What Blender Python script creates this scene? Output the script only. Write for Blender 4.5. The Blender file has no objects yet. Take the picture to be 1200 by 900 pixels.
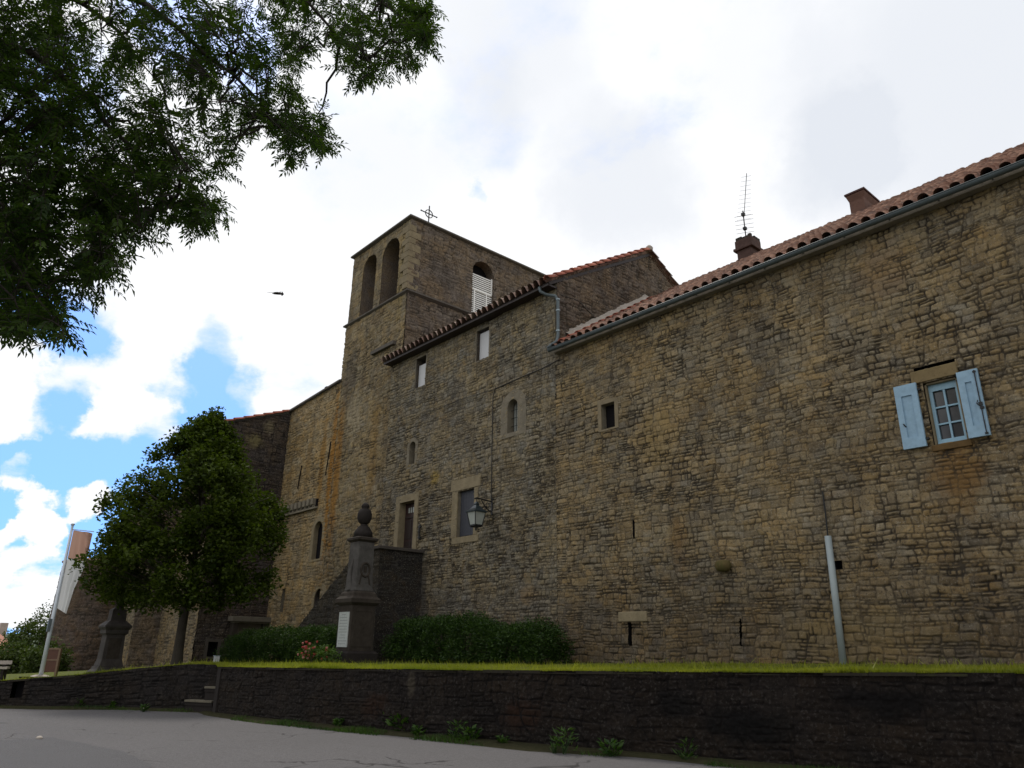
import bpy, bmesh, math, random
import numpy as np
from mathutils import Vector, Matrix
C = bpy.context.scene.collection
PI = math.pi
# ---------------------------------------------------------------- camera
FPX = 868.744                                   # focal length in pixels of a 1200 px wide picture
PITCH, ROLL, YAW = (math.radians(a) for a in (19.655, 0.835, 48.775))
EYE = np.array([0.0, -14.0, 1.62])
_vh = np.array([-math.sin(YAW), math.cos(YAW), 0]); _r = np.array([math.cos(YAW), math.sin(YAW), 0]); _u = np.array([0, 0, 1.0])
_F = _vh*math.cos(PITCH)+_u*math.sin(PITCH); _U0 = _u*math.cos(PITCH)-_vh*math.sin(PITCH)
_R = _r*math.cos(ROLL)+_U0*math.sin(ROLL); _U = _U0*math.cos(ROLL)-_r*math.sin(ROLL)
cam_d = bpy.data.cameras.new('camera'); cam = bpy.data.objects.new('camera', cam_d); C.objects.link(cam)
cam_d.sensor_width = 36; cam_d.lens = 36*FPX/1200; cam_d.clip_end = 6000; cam_d.clip_start = .05
cam.matrix_world = Matrix(((_R[0], _U[0], -_F[0], EYE[0]), (_R[1], _U[1], -_F[1], EYE[1]), (_R[2], _U[2], -_F[2], EYE[2]), (0, 0, 0, 1)))
bpy.context.scene.camera = cam
def ray(x, y): return _R*(x-600)-_U*(y-450)+_F*FPX
def at_y(x, y, Y):
    d = ray(x, y); return EYE+d*(Y-EYE[1])/d[1]
def at_z(x, y, Z):
    d = ray(x, y); return EYE+d*(Z-EYE[2])/d[2]
def at_d(x, y, D):
    d = ray(x, y); return EYE+d*D/math.hypot(d[0], d[1])
# ---------------------------------------------------------------- sky, sun, exposure
SUN_EL = math.radians(60); SUN_AZ = (-0.95, 0.31)
W = bpy.data.worlds.new('World'); bpy.context.scene.world = W; W.use_nodes = True
def sky():
    nt = W.node_tree; nt.nodes.clear(); N = nt.nodes.new; L = nt.links.new
    out = N('ShaderNodeOutputWorld'); mix = N('ShaderNodeMixShader'); b1 = N('ShaderNodeBackground'); b2 = N('ShaderNodeBackground')
    s = N('ShaderNodeTexSky'); s.sky_type = 'NISHITA'; s.sun_disc = False; s.sun_elevation = SUN_EL
    s.sun_rotation = math.atan2(SUN_AZ[0], SUN_AZ[1]); s.air_density = 1.0; s.dust_density = .3; s.ozone_density = 3.0
    hs = N('ShaderNodeHueSaturation'); hs.inputs['Saturation'].default_value = 1.2; hs.inputs['Value'].default_value = 1.45
    L(s.outputs[0], hs.inputs['Color']); L(hs.outputs[0], b1.inputs[0]); b1.inputs[1].default_value = 0.15
    tc = N('ShaderNodeTexCoord'); nrm = N('ShaderNodeVectorMath'); nrm.operation = 'NORMALIZE'; L(tc.outputs['Generated'], nrm.inputs[0])
    sep = N('ShaderNodeSeparateXYZ'); L(nrm.outputs[0], sep.inputs[0])
    def m(op, a, b=None, c=None):
        n = N('ShaderNodeMath'); n.operation = op
        for i, v in enumerate((a, b, c)):
            if v is None: continue
            if isinstance(v, (int, float)): n.inputs[i].default_value = v
            else: L(v, n.inputs[i])
        return n.outputs[0]
    wn = N('ShaderNodeTexNoise'); wn.inputs['Scale'].default_value = 5.5; wn.inputs['Detail'].default_value = 8; wn.inputs['Roughness'].default_value = .6; L(nrm.outputs[0], wn.inputs['Vector'])
    ws = N('ShaderNodeVectorMath'); ws.operation = 'MULTIPLY_ADD'; L(wn.outputs['Color'], ws.inputs[0]); ws.inputs[1].default_value = (.20, .20, .18); ws.inputs[2].default_value = (-.10, -.10, -.09)
    wa = N('ShaderNodeVectorMath'); L(ws.outputs[0], wa.inputs[0]); L(nrm.outputs[0], wa.inputs[1]); wd = N('ShaderNodeVectorMath'); wd.operation = 'NORMALIZE'; L(wa.outputs[0], wd.inputs[0])
    lk = N('ShaderNodeVectorMath'); lk.operation = 'MULTIPLY_ADD'; L(nrm.outputs[0], lk.inputs[0]); lk.inputs[1].default_value = (1, 1, .75); lk.inputs[2].default_value = (0, 0, .30); L(lk.outputs[0], s.inputs['Vector'])
    zz = m('ADD', m('MAXIMUM', sep.outputs[2], 0.0), .16)
    cx = m('DIVIDE', sep.outputs[0], zz); cy = m('DIVIDE', sep.outputs[1], zz)
    comb = N('ShaderNodeCombineXYZ'); L(cx, comb.inputs[0]); L(cy, comb.inputs[1])
    def noise(scale, det, off, rough=.55):
        mp = N('ShaderNodeMapping'); mp.inputs['Location'].default_value = off; L(comb.outputs[0], mp.inputs[0])
        n = N('ShaderNodeTexNoise'); n.inputs['Scale'].default_value = scale; n.inputs['Detail'].default_value = det; n.inputs['Roughness'].default_value = rough
        L(mp.outputs[0], n.inputs['Vector']); return n.outputs['Fac']
    n1 = noise(2.1, 10, (3.1, 7.7, 0), .60); n2 = noise(.7, 4, (1.0, 2.0, 5.0))
    def blob(px, py, r_in, r_out, w, acc):
        c = ray(px, py); c = c/np.linalg.norm(c)
        d = N('ShaderNodeVectorMath'); d.operation = 'DOT_PRODUCT'; L(wd.outputs[0], d.inputs[0]); d.inputs[1].default_value = tuple(c)
        mr = N('ShaderNodeMapRange'); mr.interpolation_type = 'SMOOTHSTEP'; L(d.outputs['Value'], mr.inputs['Value'])
        mr.inputs['From Min'].default_value = math.cos(math.radians(r_out)); mr.inputs['From Max'].default_value = math.cos(math.radians(r_in))
        mr.inputs['To Max'].default_value = w
        return mr.outputs[0] if acc is None else m('ADD', acc, mr.outputs[0])
    acc = None
    for b in BLUE: acc = blob(*b, acc)
    low = N('ShaderNodeMapRange'); low.interpolation_type = 'SMOOTHSTEP'
    cov = m('ADD', m('SUBTRACT', m('MULTIPLY', m('SUBTRACT', n1, .5), 2.5), m('MULTIPLY', acc, 2.6)), .93)
    L(cov, low.inputs['Value']); low.inputs['From Min'].default_value = .14; low.inputs['From Max'].default_value = .86
    g = None
    for b in GREY: g = blob(*b, g)
    g = m('ADD', g, m('MULTIPLY', m('SUBTRACT', n2, .52), .55))
    gc = N('ShaderNodeMapRange'); L(g, gc.inputs['Value'])
    mx = N('ShaderNodeMix'); mx.data_type = 'RGBA'; L(gc.outputs[0], mx.inputs['Factor'])
    mx.inputs['A'].default_value = (1.12, 1.13, 1.15, 1); mx.inputs['B'].default_value = (.85, .89, .96, 1)
    L(mx.outputs['Result'], b2.inputs[0]); b2.inputs[1].default_value = .86
    L(low.outputs[0], mix.inputs[0]); L(b1.outputs[0], mix.inputs[1]); L(b2.outputs[0], mix.inputs[2]); L(mix.outputs[0], out.inputs[0])
BLUE = [(115, 560, 4, 11, .40), (20, 560, 4, 10, .30), (222, 412, .3, 3.0, .20), (200, 455, .3, 3.2, .18), (262, 472, .5, 3.6, .25), (60, 408, .5, 5, .24), (-260, 560, 8, 22, .30), (300, 60, .5, 4, .30), (50, 100, 1, 6, .26), (200, 20, .5, 4, .24), (408, 122, .2, 1.5, .13), (568, 217, .1, 1.2, .15), (0, 735, 1, 4, .10), (40, 640, 1, 7, .22),
        (70, 465, .5, 4.5, -.55), (10, 440, 0, 4.5, -.5), (135, 510, 0, 3.6, -.55), (-60, 420, 0, 6, -.4), (60, 608, .8, 3.2, -.75), (112, 596, .6, 2.8, -.7), (0, 600, .8, 3.0, -.7), (15, 648, .6, 2.8, -.65), (62, 650, .4, 2.2, -.5), (40, 710, .6, 3.0, -.7), (-20, 690, 0, 3, -.35), (28, 545, .3, 2.0, -.8), (150, 430, .5, 4, -.35), (-200, 600, 2, 6, -.4), (-330, 480, 2, 9, -.4)]
GREY = [(610, 70, 2, 8, .55), (735, 210, 2, 7, .75), (1120, 90, 4, 14, .8), (955, 180, 2, 6, .55), (440, 210, 2, 7, .3), (560, 150, 1, 5, .3), (860, 60, 2, 6, .3), (1000, 330, 2, 6, .15)]
sky()
sun_d = bpy.data.lights.new('sun', 'SUN'); sun_d.energy = 2.0; sun_d.angle = math.radians(11); sun_d.color = (1, .95, .86)
sun = bpy.data.objects.new('sun', sun_d); C.objects.link(sun)
_sd = Vector((SUN_AZ[0]*math.cos(SUN_EL), SUN_AZ[1]*math.cos(SUN_EL), math.sin(SUN_EL)))
sun.rotation_euler = _sd.to_track_quat('Z', 'Y').to_euler(); sun.location = (-30, 30, 60)
sc = bpy.context.scene
sc.view_settings.view_transform = 'Standard'; sc.view_settings.look = 'None'; sc.view_settings.exposure = 0.12; sc.view_settings.gamma = 1
sc.view_settings.use_curve_mapping = False
sc.render.engine = 'CYCLES'; sc.cycles.use_denoising = True; sc.cycles.max_bounces = 6; sc.cycles.transparent_max_bounces = 8
# ---------------------------------------------------------------- object helpers
def tag(o, label=None, cat=None, group=None, kind=None):
    if label: o['label'] = label
    if cat: o['category'] = cat
    if group: o['group'] = group
    if kind: o['kind'] = kind
    return o
def thing(name, label, cat, loc=(0, 0, 0), group=None):
    o = bpy.data.objects.new(name, None); C.objects.link(o); o.location = loc; o.empty_display_size = .2
    return tag(o, label, cat, group)
def link(name, me, mat, parent=None):
    o = bpy.data.objects.new(name, me); C.objects.link(o)
    if mat: me.materials.append(mat)
    if parent:
        o.parent = parent
        if parent.type == 'EMPTY': o.matrix_parent_inverse = Matrix.Translation(parent.location).inverted()
    return o
class MB:
    def __init__(s): s.v = []; s.f = []
    def add(s, vs, fs):
        n = len(s.v); s.v += [tuple(map(float, v)) for v in vs]; s.f += [tuple(i+n for i in f) for f in fs]; return s
    def box(s, a, b, rz=0, piv=None):
        x0, y0, z0 = a; x1, y1, z1 = b
        x0, x1 = min(x0, x1), max(x0, x1); y0, y1 = min(y0, y1), max(y0, y1); z0, z1 = min(z0, z1), max(z0, z1)
        vs = [(x0, y0, z0), (x1, y0, z0), (x1, y1, z0), (x0, y1, z0), (x0, y0, z1), (x1, y0, z1), (x1, y1, z1), (x0, y1, z1)]
        if rz:
            px, py = piv or ((x0+x1)/2, (y0+y1)/2); c, q = math.cos(rz), math.sin(rz)
            vs = [(px+(x-px)*c-(y-py)*q, py+(x-px)*q+(y-py)*c, z) for x, y, z in vs]
        return s.add(vs, [(3, 2, 1, 0), (4, 5, 6, 7), (0, 1, 5, 4), (1, 2, 6, 5), (2, 3, 7, 6), (3, 0, 4, 7)])
    def tube(s, pts, r, n=8, cap=True):
        pts = [Vector(p) for p in pts]; rs = r if isinstance(r, (list, tuple)) else [r]*len(pts); vs = []; fs = []; t0 = None
        for i, p in enumerate(pts):
            t = (pts[min(i+1, len(pts)-1)]-pts[max(i-1, 0)])
            t = t.normalized() if t.length > 1e-9 else Vector((0, 0, 1))
            if t0 is None:
                a = t.cross(Vector((0, 0, 1)) if abs(t.z) < .9 else Vector((1, 0, 0))).normalized()
            else:
                a = (a-t*a.dot(t)).normalized()
            t0 = t; b = t.cross(a)
            for k in range(n):
                q = 2*PI*k/n; vs.append(p+(a*math.cos(q)+b*math.sin(q))*rs[i])
        for i in range(len(pts)-1):
            for k in range(n): fs.append((i*n+k, i*n+(k+1) % n, (i+1)*n+(k+1) % n, (i+1)*n+k))
        if cap: fs += [tuple(range(n))[::-1], tuple((len(pts)-1)*n+k for k in range(n))]
        return s.add(vs, fs)
    def lathe(s, c, prof, n=24, sx=1, sy=1):
        vs = []; fs = []
        for r, z in prof:
            for k in range(n):
                q = 2*PI*k/n; vs.append((c[0]+r*sx*math.cos(q), c[1]+r*sy*math.sin(q), c[2]+z))
        for i in range(len(prof)-1):
            for k in range(n): fs.append((i*n+k, i*n+(k+1) % n, (i+1)*n+(k+1) % n, (i+1)*n+k))
        fs += [tuple(range(n))[::-1], tuple((len(prof)-1)*n+k for k in range(n))]
        return s.add(vs, fs)
    def frustum(s, c, prof):          # square section: (half width x, half width y, z)
        vs = []; fs = []
        for hx, hy, z in prof:
            vs += [(c[0]-hx, c[1]-hy, c[2]+z), (c[0]+hx, c[1]-hy, c[2]+z), (c[0]+hx, c[1]+hy, c[2]+z), (c[0]-hx, c[1]+hy, c[2]+z)]
        for i in range(len(prof)-1):
            for k in range(4): fs.append((i*4+k, i*4+(k+1) % 4, (i+1)*4+(k+1) % 4, (i+1)*4+k))
        fs += [(3, 2, 1, 0), tuple((len(prof)-1)*4+k for k in range(4))]
        return s.add(vs, fs)
    def build(s, name, mat, parent=None, smooth=False, bevel=0):
        me = bpy.data.meshes.new(name); me.from_pydata(s.v, [], s.f); me.update()
        if bevel:
            bm = bmesh.new(); bm.from_mesh(me)
            bmesh.ops.bevel(bm, geom=[e for e in bm.edges if len(e.link_faces) == 2 and e.calc_face_angle(0) > .5], offset=bevel, segments=2, affect='EDGES', profile=.6)
            bm.to_mesh(me); bm.free()
        if smooth: me.polygons.foreach_set('use_smooth', [True]*len(me.polygons))
        return link(name, me, mat, parent)
def grid_mesh(name, X, Y, Z, mat, parent=None, keep=None, attrs=None, smooth=True):
    nv, nu = X.shape
    me = bpy.data.meshes.new(name)
    co = np.stack([X, Y, Z], -1).reshape(-1, 3).astype(np.float32)
    i = np.arange(nv*nu).reshape(nv, nu)
    q = np.stack([i[:-1, :-1], i[:-1, 1:], i[1:, 1:], i[1:, :-1]], -1).reshape(-1, 4)
    if keep is not None: q = q[keep.reshape(-1)]
    return raw_mesh(name, co, q, mat, parent, attrs, smooth)
def raw_mesh(name, co, q, mat, parent=None, attrs=None, smooth=False):
    me = bpy.data.meshes.new(name); k = q.shape[1]
    used = np.zeros(len(co), bool); used[q.ravel()] = True
    if not used.all():
        m = np.cumsum(used)-1; q = m[q]; co = co[used]
        if attrs: attrs = {n: a.reshape(-1)[used] for n, a in attrs.items()}
    me.vertices.add(len(co)); me.vertices.foreach_set('co', np.ascontiguousarray(co, np.float32).ravel())
    me.loops.add(q.size); me.loops.foreach_set('vertex_index', q.ravel().astype(np.int32))
    me.polygons.add(len(q)); me.polygons.foreach_set('loop_start', np.arange(0, q.size, k, dtype=np.int32))
    try: me.polygons.foreach_set('loop_total', np.full(len(q), k, np.int32))
    except Exception: pass
    if smooth: me.polygons.foreach_set('use_smooth', np.ones(len(q), bool))
    if attrs:
        for n, a in attrs.items():
            at = me.attributes.new(n, 'FLOAT', 'POINT'); at.data.foreach_set('value', np.ascontiguousarray(a, np.float32).ravel())
    me.update(calc_edges=True); me.validate()
    return link(name, me, mat, parent)
# numpy value noise
def vn(x, y, seed=0):
    t = np.random.RandomState(seed).rand(256, 256).astype(np.float32)
    xi = np.floor(x).astype(int); yi = np.floor(y).astype(int); fx = x-xi; fy = y-yi
    fx = fx*fx*(3-2*fx); fy = fy*fy*(3-2*fy); a = xi & 255; b = yi & 255; a1 = (a+1) & 255; b1 = (b+1) & 255
    return (t[b, a]*(1-fx)+t[b, a1]*fx)*(1-fy)+(t[b1, a]*(1-fx)+t[b1, a1]*fx)*fy
def fbm(x, y, seed=0, o=4):
    s = 0; a = .5; n = 0
    for k in range(o): s = s+a*vn(x*2**k, y*2**k, seed+k); n += a; a *= .5
    return s/n
def sstep(x): x = np.clip(x, 0, 1); return x*x*(3-2*x)
def stones(Uc, Vc, seed, ch, sl, wob=1.0, split=.2, jw=1.0, relief=1.0, fine=0.0, blk=1.0):
    """rubble laid in rough courses: height, stone id, joint"""
    rng = np.random.RandomState(seed)
    wv = Vc+wob*(.10*(vn(Uc*.45, Vc*.5, seed+1)-.5)+.045*(vn(Uc*2.2, Vc*2.2, seed+2)-.5)+.016*(vn(Uc*9, Vc*9, seed+3)-.5))
    wu = Uc+wob*(.07*(vn(Uc*1.7, Vc*4, seed+4)-.5)+.03*(vn(Uc*8, Vc*9, seed+5)-.5))
    bu = wu+.30*(vn(Uc*.9, Vc*1.4, seed+6)-.5)+.35*(vn(Uc*.2+7, Vc*1.1, seed+7)-.5); bi = np.floor(bu/.57).astype(int); bd = np.minimum(bu % .57, .57-bu % .57)
    bz = np.floor((Vc+.5*vn(bi*1.7, Vc*.3, seed+8))/.41).astype(int); wv = wv+np.random.RandomState(seed+60).rand(64, 64)[bi & 63, bz & 63]*.15*blk
    lo, hi = wv.min()-.3, wv.max()+.3
    b = [lo]
    while b[-1] < hi: b.append(b[-1]+rng.uniform(*ch))
    b = np.array(b); ci = np.clip(np.searchsorted(b, wv)-1, 0, len(b)-2)
    v0 = b[ci]; v1 = b[ci+1]; u0 = np.zeros_like(wu); u1 = np.zeros_like(wu); sid = np.zeros_like(wu)
    ul, uh = wu.min()-1, wu.max()+1
    for c in range(len(b)-1):
        msk = ci == c
        if not msk.any(): continue
        hgt = b[c+1]-b[c]; e = [ul-rng.rand()]
        while e[-1] < uh: e.append(e[-1]+rng.uniform(*sl)*(.55+.45*hgt/np.mean(ch))*(1 if rng.rand() > .25 else .5))
        e = np.array(e); w = wu[msk]+(wv[msk]-b[c])*rng.uniform(-.25, .25)
        k = np.clip(np.searchsorted(e, w)-1, 0, len(e)-2)
        r = rng.rand(4, len(e)); lo_, hi_ = e[k], e[k+1]; s = r[0][k]
        a0 = np.full(len(w), b[c]); a1 = np.full(len(w), b[c+1])
        sp = (r[1][k] < split) & ((hi_-lo_) > .2); mid = b[c]+hgt*(.35+.3*r[2][k])+(w-(lo_+hi_)/2)*(r[3][k]-.5)*.12
        up = sp & (wv[msk] > mid); dn = sp & ~up
        a0 = np.where(up, mid, a0); a1 = np.where(dn, mid, a1); s = np.where(up, (s*7.13+.31) % 1, s)
        v0[msk] = a0; v1[msk] = a1; u0[msk] = lo_; u1[msk] = hi_; sid[msk] = s; wu[msk] = w
    dx = np.minimum(np.minimum(wu-u0, u1-wu), bd if blk else 9); dy = np.minimum(wv-v0, v1-wv); r = .035
    d = np.where((dx < r) & (dy < r), r-np.hypot(r-dx, r-dy), np.minimum(dx, dy))
    opn = (.16+.84*sstep((fbm(Uc*5.5, Vc*6.5, seed+9, 3)-.36)*3.2))*(.55+.45*sstep((fbm(Uc*.7, Vc*.7, seed+15, 2)-.25)*2.2)); w = jw*(.002+.018*opn)
    p = 1-(1-sstep((d-w*.45)/(.014+.5*w)))*(.25+.75*opn)
    t1 = (sid*13.7 % 1)-.5; t2 = (sid*29.3 % 1)-.5; t3 = (sid*53.9 % 1)
    h = p*relief*(.03+.022*t3+t1*.10*(wu-(u0+u1)/2)+t2*.16*(wv-(v0+v1)/2))+relief*.026*(fbm(Uc*9, Vc*12, seed+20, 3)-.5)*p
    h = h+.05*(fbm(Uc*.35, Vc*.35, 30, 2)-.5)
    if fine: h = h+fine*(fbm(Uc*18, Vc*18, seed+41, 2)-.5)
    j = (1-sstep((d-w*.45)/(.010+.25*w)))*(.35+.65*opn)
    return h.astype(np.float32), sid, j
def masonry(name, parent, mat, x, y, res, to3d, seed, ch=(.10, .20), sl=(.18, .5), holes=(), clip=None, **kw):
    us = np.linspace(x[0], x[1], max(2, int((x[1]-x[0])/res)+1)); vs = np.linspace(y[0], y[1], max(2, int((y[1]-y[0])/res)+1))
    Ug, Vg = np.meshgrid(us, vs); h, sid, j = stones(Ug, Vg, seed, ch, sl, **kw)
    X, Y, Z = to3d(Ug, Vg, h)
    uc = (Ug[:-1, :-1]+Ug[1:, 1:])/2; vc = (Vg[:-1, :-1]+Vg[1:, 1:])/2; keep = np.ones(uc.shape, bool)
    for f in holes: keep &= ~f(uc, vc)
    if clip is not None: keep &= clip(uc, vc)
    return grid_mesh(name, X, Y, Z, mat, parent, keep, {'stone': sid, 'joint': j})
def rect(a, b, c, d): return lambda u, v: (u > a) & (u < b) & (v > c) & (v < d)
def arch(a, b, c, spring):
    m, r = (a+b)/2, (b-a)/2
    return lambda u, v: (u > a) & (u < b) & (v > c) & ((v < spring) | (np.hypot(u-m, v-spring) < r))
def onY(y0): return lambda u, v, h: (u, y0-h, v)
def onX(x0): return lambda u, v, h: (x0+h, u, v)
# ---------------------------------------------------------------- materials
def mat_new(name):
    m = bpy.data.materials.new(name); m.use_nodes = True; nt = m.node_tree; nt.nodes.clear()
    return m, nt, nt.nodes.new, nt.links.new
def ramp(N, stops, interp='LINEAR'):
    r = N('ShaderNodeValToRGB'); r.color_ramp.interpolation = interp
    while len(r.color_ramp.elements) < len(stops): r.color_ramp.elements.new(.5)
    for e, (p, c) in zip(r.color_ramp.elements, stops): e.position = p; e.color = (*c, 1)
    return r
def mixc(N, L, f, a, b, mode='MIX'):
    m = N('ShaderNodeMix'); m.data_type = 'RGBA'; m.blend_type = mode
    for k, v in (('Factor', f), ('A', a), ('B', b)):
        if isinstance(v, (int, float)): m.inputs[k].default_value = v
        elif isinstance(v, tuple): m.inputs[k].default_value = (*v, 1)
        else: L(v, m.inputs[k])
    return m.outputs['Result']
def ntex(N, L, vec, scale, det=4, rough=.55, dist=0):
    n = N('ShaderNodeTexNoise'); n.inputs['Scale'].default_value = scale; n.inputs['Detail'].default_value = det; n.inputs['Roughness'].default_value = rough
    n.inputs['Distortion'].default_value = dist
    if vec is not None: L(vec, n.inputs['Vector'])
    return n.outputs['Fac']
def mrange(N, L, v, a, b, c=0, d=1, smooth=True):
    n = N('ShaderNodeMapRange'); n.interpolation_type = 'SMOOTHSTEP' if smooth else 'LINEAR'; L(v, n.inputs['Value'])
    for k, q in (('From Min', a), ('From Max', b), ('To Min', c), ('To Max', d)): n.inputs[k].default_value = q
    return n.outputs[0]
def finish(m, N, L, col, rough=.9, bump=None, bstr=.3, bdist=.02, metal=0, spec=.3):
    p = N('ShaderNodeBsdfPrincipled'); o = N('ShaderNodeOutputMaterial'); L(p.outputs[0], o.inputs[0])
    if isinstance(col, tuple): p.inputs['Base Color'].default_value = (*col, 1)
    else: L(col, p.inputs['Base Color'])
    if isinstance(rough, (int, float)): p.inputs['Roughness'].default_value = rough
    else: L(rough, p.inputs['Roughness'])
    p.inputs['Metallic'].default_value = metal; p.inputs['Specular IOR Level'].default_value = spec
    if bump is not None:
        b = N('ShaderNodeBump'); b.inputs['Strength'].default_value = bstr; b.inputs['Distance'].default_value = bdist; L(bump, b.inputs['Height']); L(b.outputs[0], p.inputs['Normal'])
    return m
def rubble(name, tones, joint=(.042, .034, .025), stains_shade=(), low=None, stain_amt=.55, lichen=.35, spk=(.36, .33, .26), tint=(1.0, 1.0, 1.0)):
    m, nt, N, L = mat_new(name)
    pos = N('ShaderNodeNewGeometry').outputs['Position']
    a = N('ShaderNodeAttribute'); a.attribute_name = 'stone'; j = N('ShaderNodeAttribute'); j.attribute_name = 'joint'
    tones = [(c[0]*tint[0], c[1]*tint[1], c[2]*tint[2]) for c in tones]; n = len(tones); r = ramp(N, [(k/(n-1), c) for k, c in enumerate(tones)]); L(a.outputs['Fac'], r.inputs[0]); avg = tuple(sum(t[i] for t in tones)/n for i in range(3)); col = mixc(N, L, .22, r.outputs[0], avg)
    f1 = ntex(N, L, pos, 11, 8, .74); col = mixc(N, L, 1.0, col, mixc(N, L, f1, (.20, .19, .17), (1.86, 1.84, 1.80)), 'MULTIPLY')
    f2 = ntex(N, L, pos, .55, 4, .6, .4); g = mrange(N, L, f2, .42, .66)
    g2 = N('ShaderNodeMath'); g2.operation = 'MULTIPLY'; L(g, g2.inputs[0]); g2.inputs[1].default_value = min(1, stain_amt*1.3)
    col = mixc(N, L, g2.outputs[0], col, mixc(N, L, 1.0, col, (.62, .62, .66), 'MULTIPLY'))
    mpz = N('ShaderNodeMapping'); mpz.inputs['Scale'].default_value = (2.2, 2.2, .16); L(pos, mpz.inputs[0]); fz = ntex(N, L, mpz.outputs[0], 1.0, 5, .65); col = mixc(N, L, mrange(N, L, fz, .50, .68, 0, .55), col, mixc(N, L, 1.0, col, (.58, .56, .56), 'MULTIPLY'))
    f3 = ntex(N, L, pos, 2.3, 5, .65, .6); k3 = mrange(N, L, f3, .56, .70, 0, lichen*.75)
    col = mixc(N, L, k3, col, (.27, .155, .045))
    f6 = ntex(N, L, pos, 1.15, 5, .62, .8); col = mixc(N, L, 1.0, col, mixc(N, L, mrange(N, L, f6, .36, .64), (1.07, 1.0, .85), (.91, .96, 1.06)), 'MULTIPLY')
    f4 = ntex(N, L, pos, 34, 3, .6); k4 = mrange(N, L, f4, .58, .68, 0, .55); col = mixc(N, L, k4, col, spk)
    f5 = ntex(N, L, pos, 21, 3, .6); k5 = mrange(N, L, f5, .56, .66, 0, .65); col = mixc(N, L, k5, col, (.045, .04, .035))
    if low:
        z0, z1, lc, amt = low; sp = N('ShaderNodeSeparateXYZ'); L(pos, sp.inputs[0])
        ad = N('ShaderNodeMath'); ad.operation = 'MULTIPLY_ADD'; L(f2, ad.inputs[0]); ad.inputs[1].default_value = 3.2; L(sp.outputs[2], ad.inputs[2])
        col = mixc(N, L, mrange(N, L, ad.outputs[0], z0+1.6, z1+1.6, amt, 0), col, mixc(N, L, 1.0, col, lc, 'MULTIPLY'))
    for (cx, cy, cz), (rx, ry, rz), sc_, amt in stains_shade:
        s = N('ShaderNodeVectorMath'); s.operation = 'SUBTRACT'; L(pos, s.inputs[0]); s.inputs[1].default_value = (cx, cy, cz)
        dv = N('ShaderNodeVectorMath'); dv.operation = 'DIVIDE'; L(s.outputs[0], dv.inputs[0]); dv.inputs[1].default_value = (rx, ry, rz)
        ln = N('ShaderNodeVectorMath'); ln.operation = 'LENGTH'; L(dv.outputs[0], ln.inputs[0])
        ad = N('ShaderNodeMath'); ad.operation = 'MULTIPLY_ADD'; L(f3, ad.inputs[0]); ad.inputs[1].default_value = 1.6; L(ln.outputs['Value'], ad.inputs[2])
        col = mixc(N, L, mrange(N, L, ad.outputs[0], 1.75, 1.1, 0, amt), col, sc_)
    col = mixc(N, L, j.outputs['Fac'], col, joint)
    fb = ntex(N, L, pos, 42, 6, .75)
    return finish(m, N, L, col, .92, fb, .7, .02, spec=.2)
BEIGE = [(.235, .185, .115), (.16, .13, .088), (.29, .235, .15), (.20, .15, .08), (.25, .215, .155), (.12, .10, .075), (.27, .205, .115), (.22, .19, .145)]
GREYB = [(.205, .18, .14), (.14, .12, .09), (.26, .225, .165), (.19, .15, .09), (.23, .205, .165), (.10, .088, .07), (.24, .195, .12), (.19, .175, .145)]
DARK = [(.085, .072, .062), (.06, .05, .045), (.11, .092, .075), (.075, .062, .05), (.095, .085, .072), (.05, .043, .04)]
M = {}
RUST = (.165, .088, .026)
M['wall_right'] = rubble('rubble_ochre', BEIGE, tint=(1.03, 1.0, .93), low=(1.4, 4.4, (.52, .50, .52), .9), stains_shade=[((-4.35, 0, 4.55), (.62, .5, .85), RUST, .75), ((-4.3, 0, 5.05), (.5, .5, .2), RUST, .6), ((-10.6, 0, 6.5), (.8, .5, 1.1), (.26, .18, .07), .5), ((-10.2, 0, 4.0), (.3, .5, .8), RUST, .45), ((-5.0, 0, 8.7), (.8, .5, .9), (.22, .13, .06), .4), ((-6.5, 0, 1.9), (2.2, .5, .9), (.24, .17, .07), .35)])
M['wall_mid'] = rubble('rubble_grey_beige', GREYB, tint=(1.03, 1.02, .98), low=(1.4, 4.2, (.62, .62, .66), .85), stains_shade=[((-20.1, 0, 2.6), (.35, .5, 2.2), (.07, .065, .06), .7), ((-19.7, 0, 6.9), (.35, .4, .3), (.28, .19, .04), .7), ((-18.6, 0, 5.5), (.3, .3, 1.1), (.27, .20, .10), .6), ((-15.1, 0, 3.0), (.6, .5, .35), (.24, .15, .06), .5)])  # first dark patch is the landing's cast shade painted onto the wall
M['wall_nave'] = rubble('rubble_ochre_church', [(.31, .23, .12), (.22, .16, .08), (.36, .27, .15), (.29, .20, .09), (.32, .255, .155), (.17, .13, .08)], lichen=.55, stains_shade=[((-27.0, 0, 8.2), (.42, .6, 4.8), (.25, .115, .018), .9), ((-27.9, 0, 8.8), (.35, .6, 2.8), (.23, .12, .025), .75), ((-29.2, 0, 9.2), (.3, .6, 1.8), (.22, .13, .04), .5), ((-26.0, 0, 10.6), (.7, .6, 2.2), (.30, .25, .17), .6), ((-25.2, 0, 7.5), (1.2, .6, 3.0), (.23, .16, .075), .5)])
M['tower'] = rubble('tower_stone', [(.24, .19, .115), (.17, .13, .08), (.28, .225, .135), (.21, .155, .075), (.25, .205, .14)], lichen=.5, stains_shade=[((-26.6, 0, 8.0), (.42, .5, 4.4), (.24, .115, .02), .85), ((-25.6, 0, 10.4), (.9, .5, 1.6), (.30, .25, .165), .55), ((-23.9, 0, 8.5), (.5, .5, 3.0), (.22, .13, .035), .5), ((-26.2, 0, 12.3), (.8, .6, 1.8), (.07, .06, .05), .65), ((-22.8, 0, 15.5), (.4, .5, 2.5), (.25, .19, .075), .5)])
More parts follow.
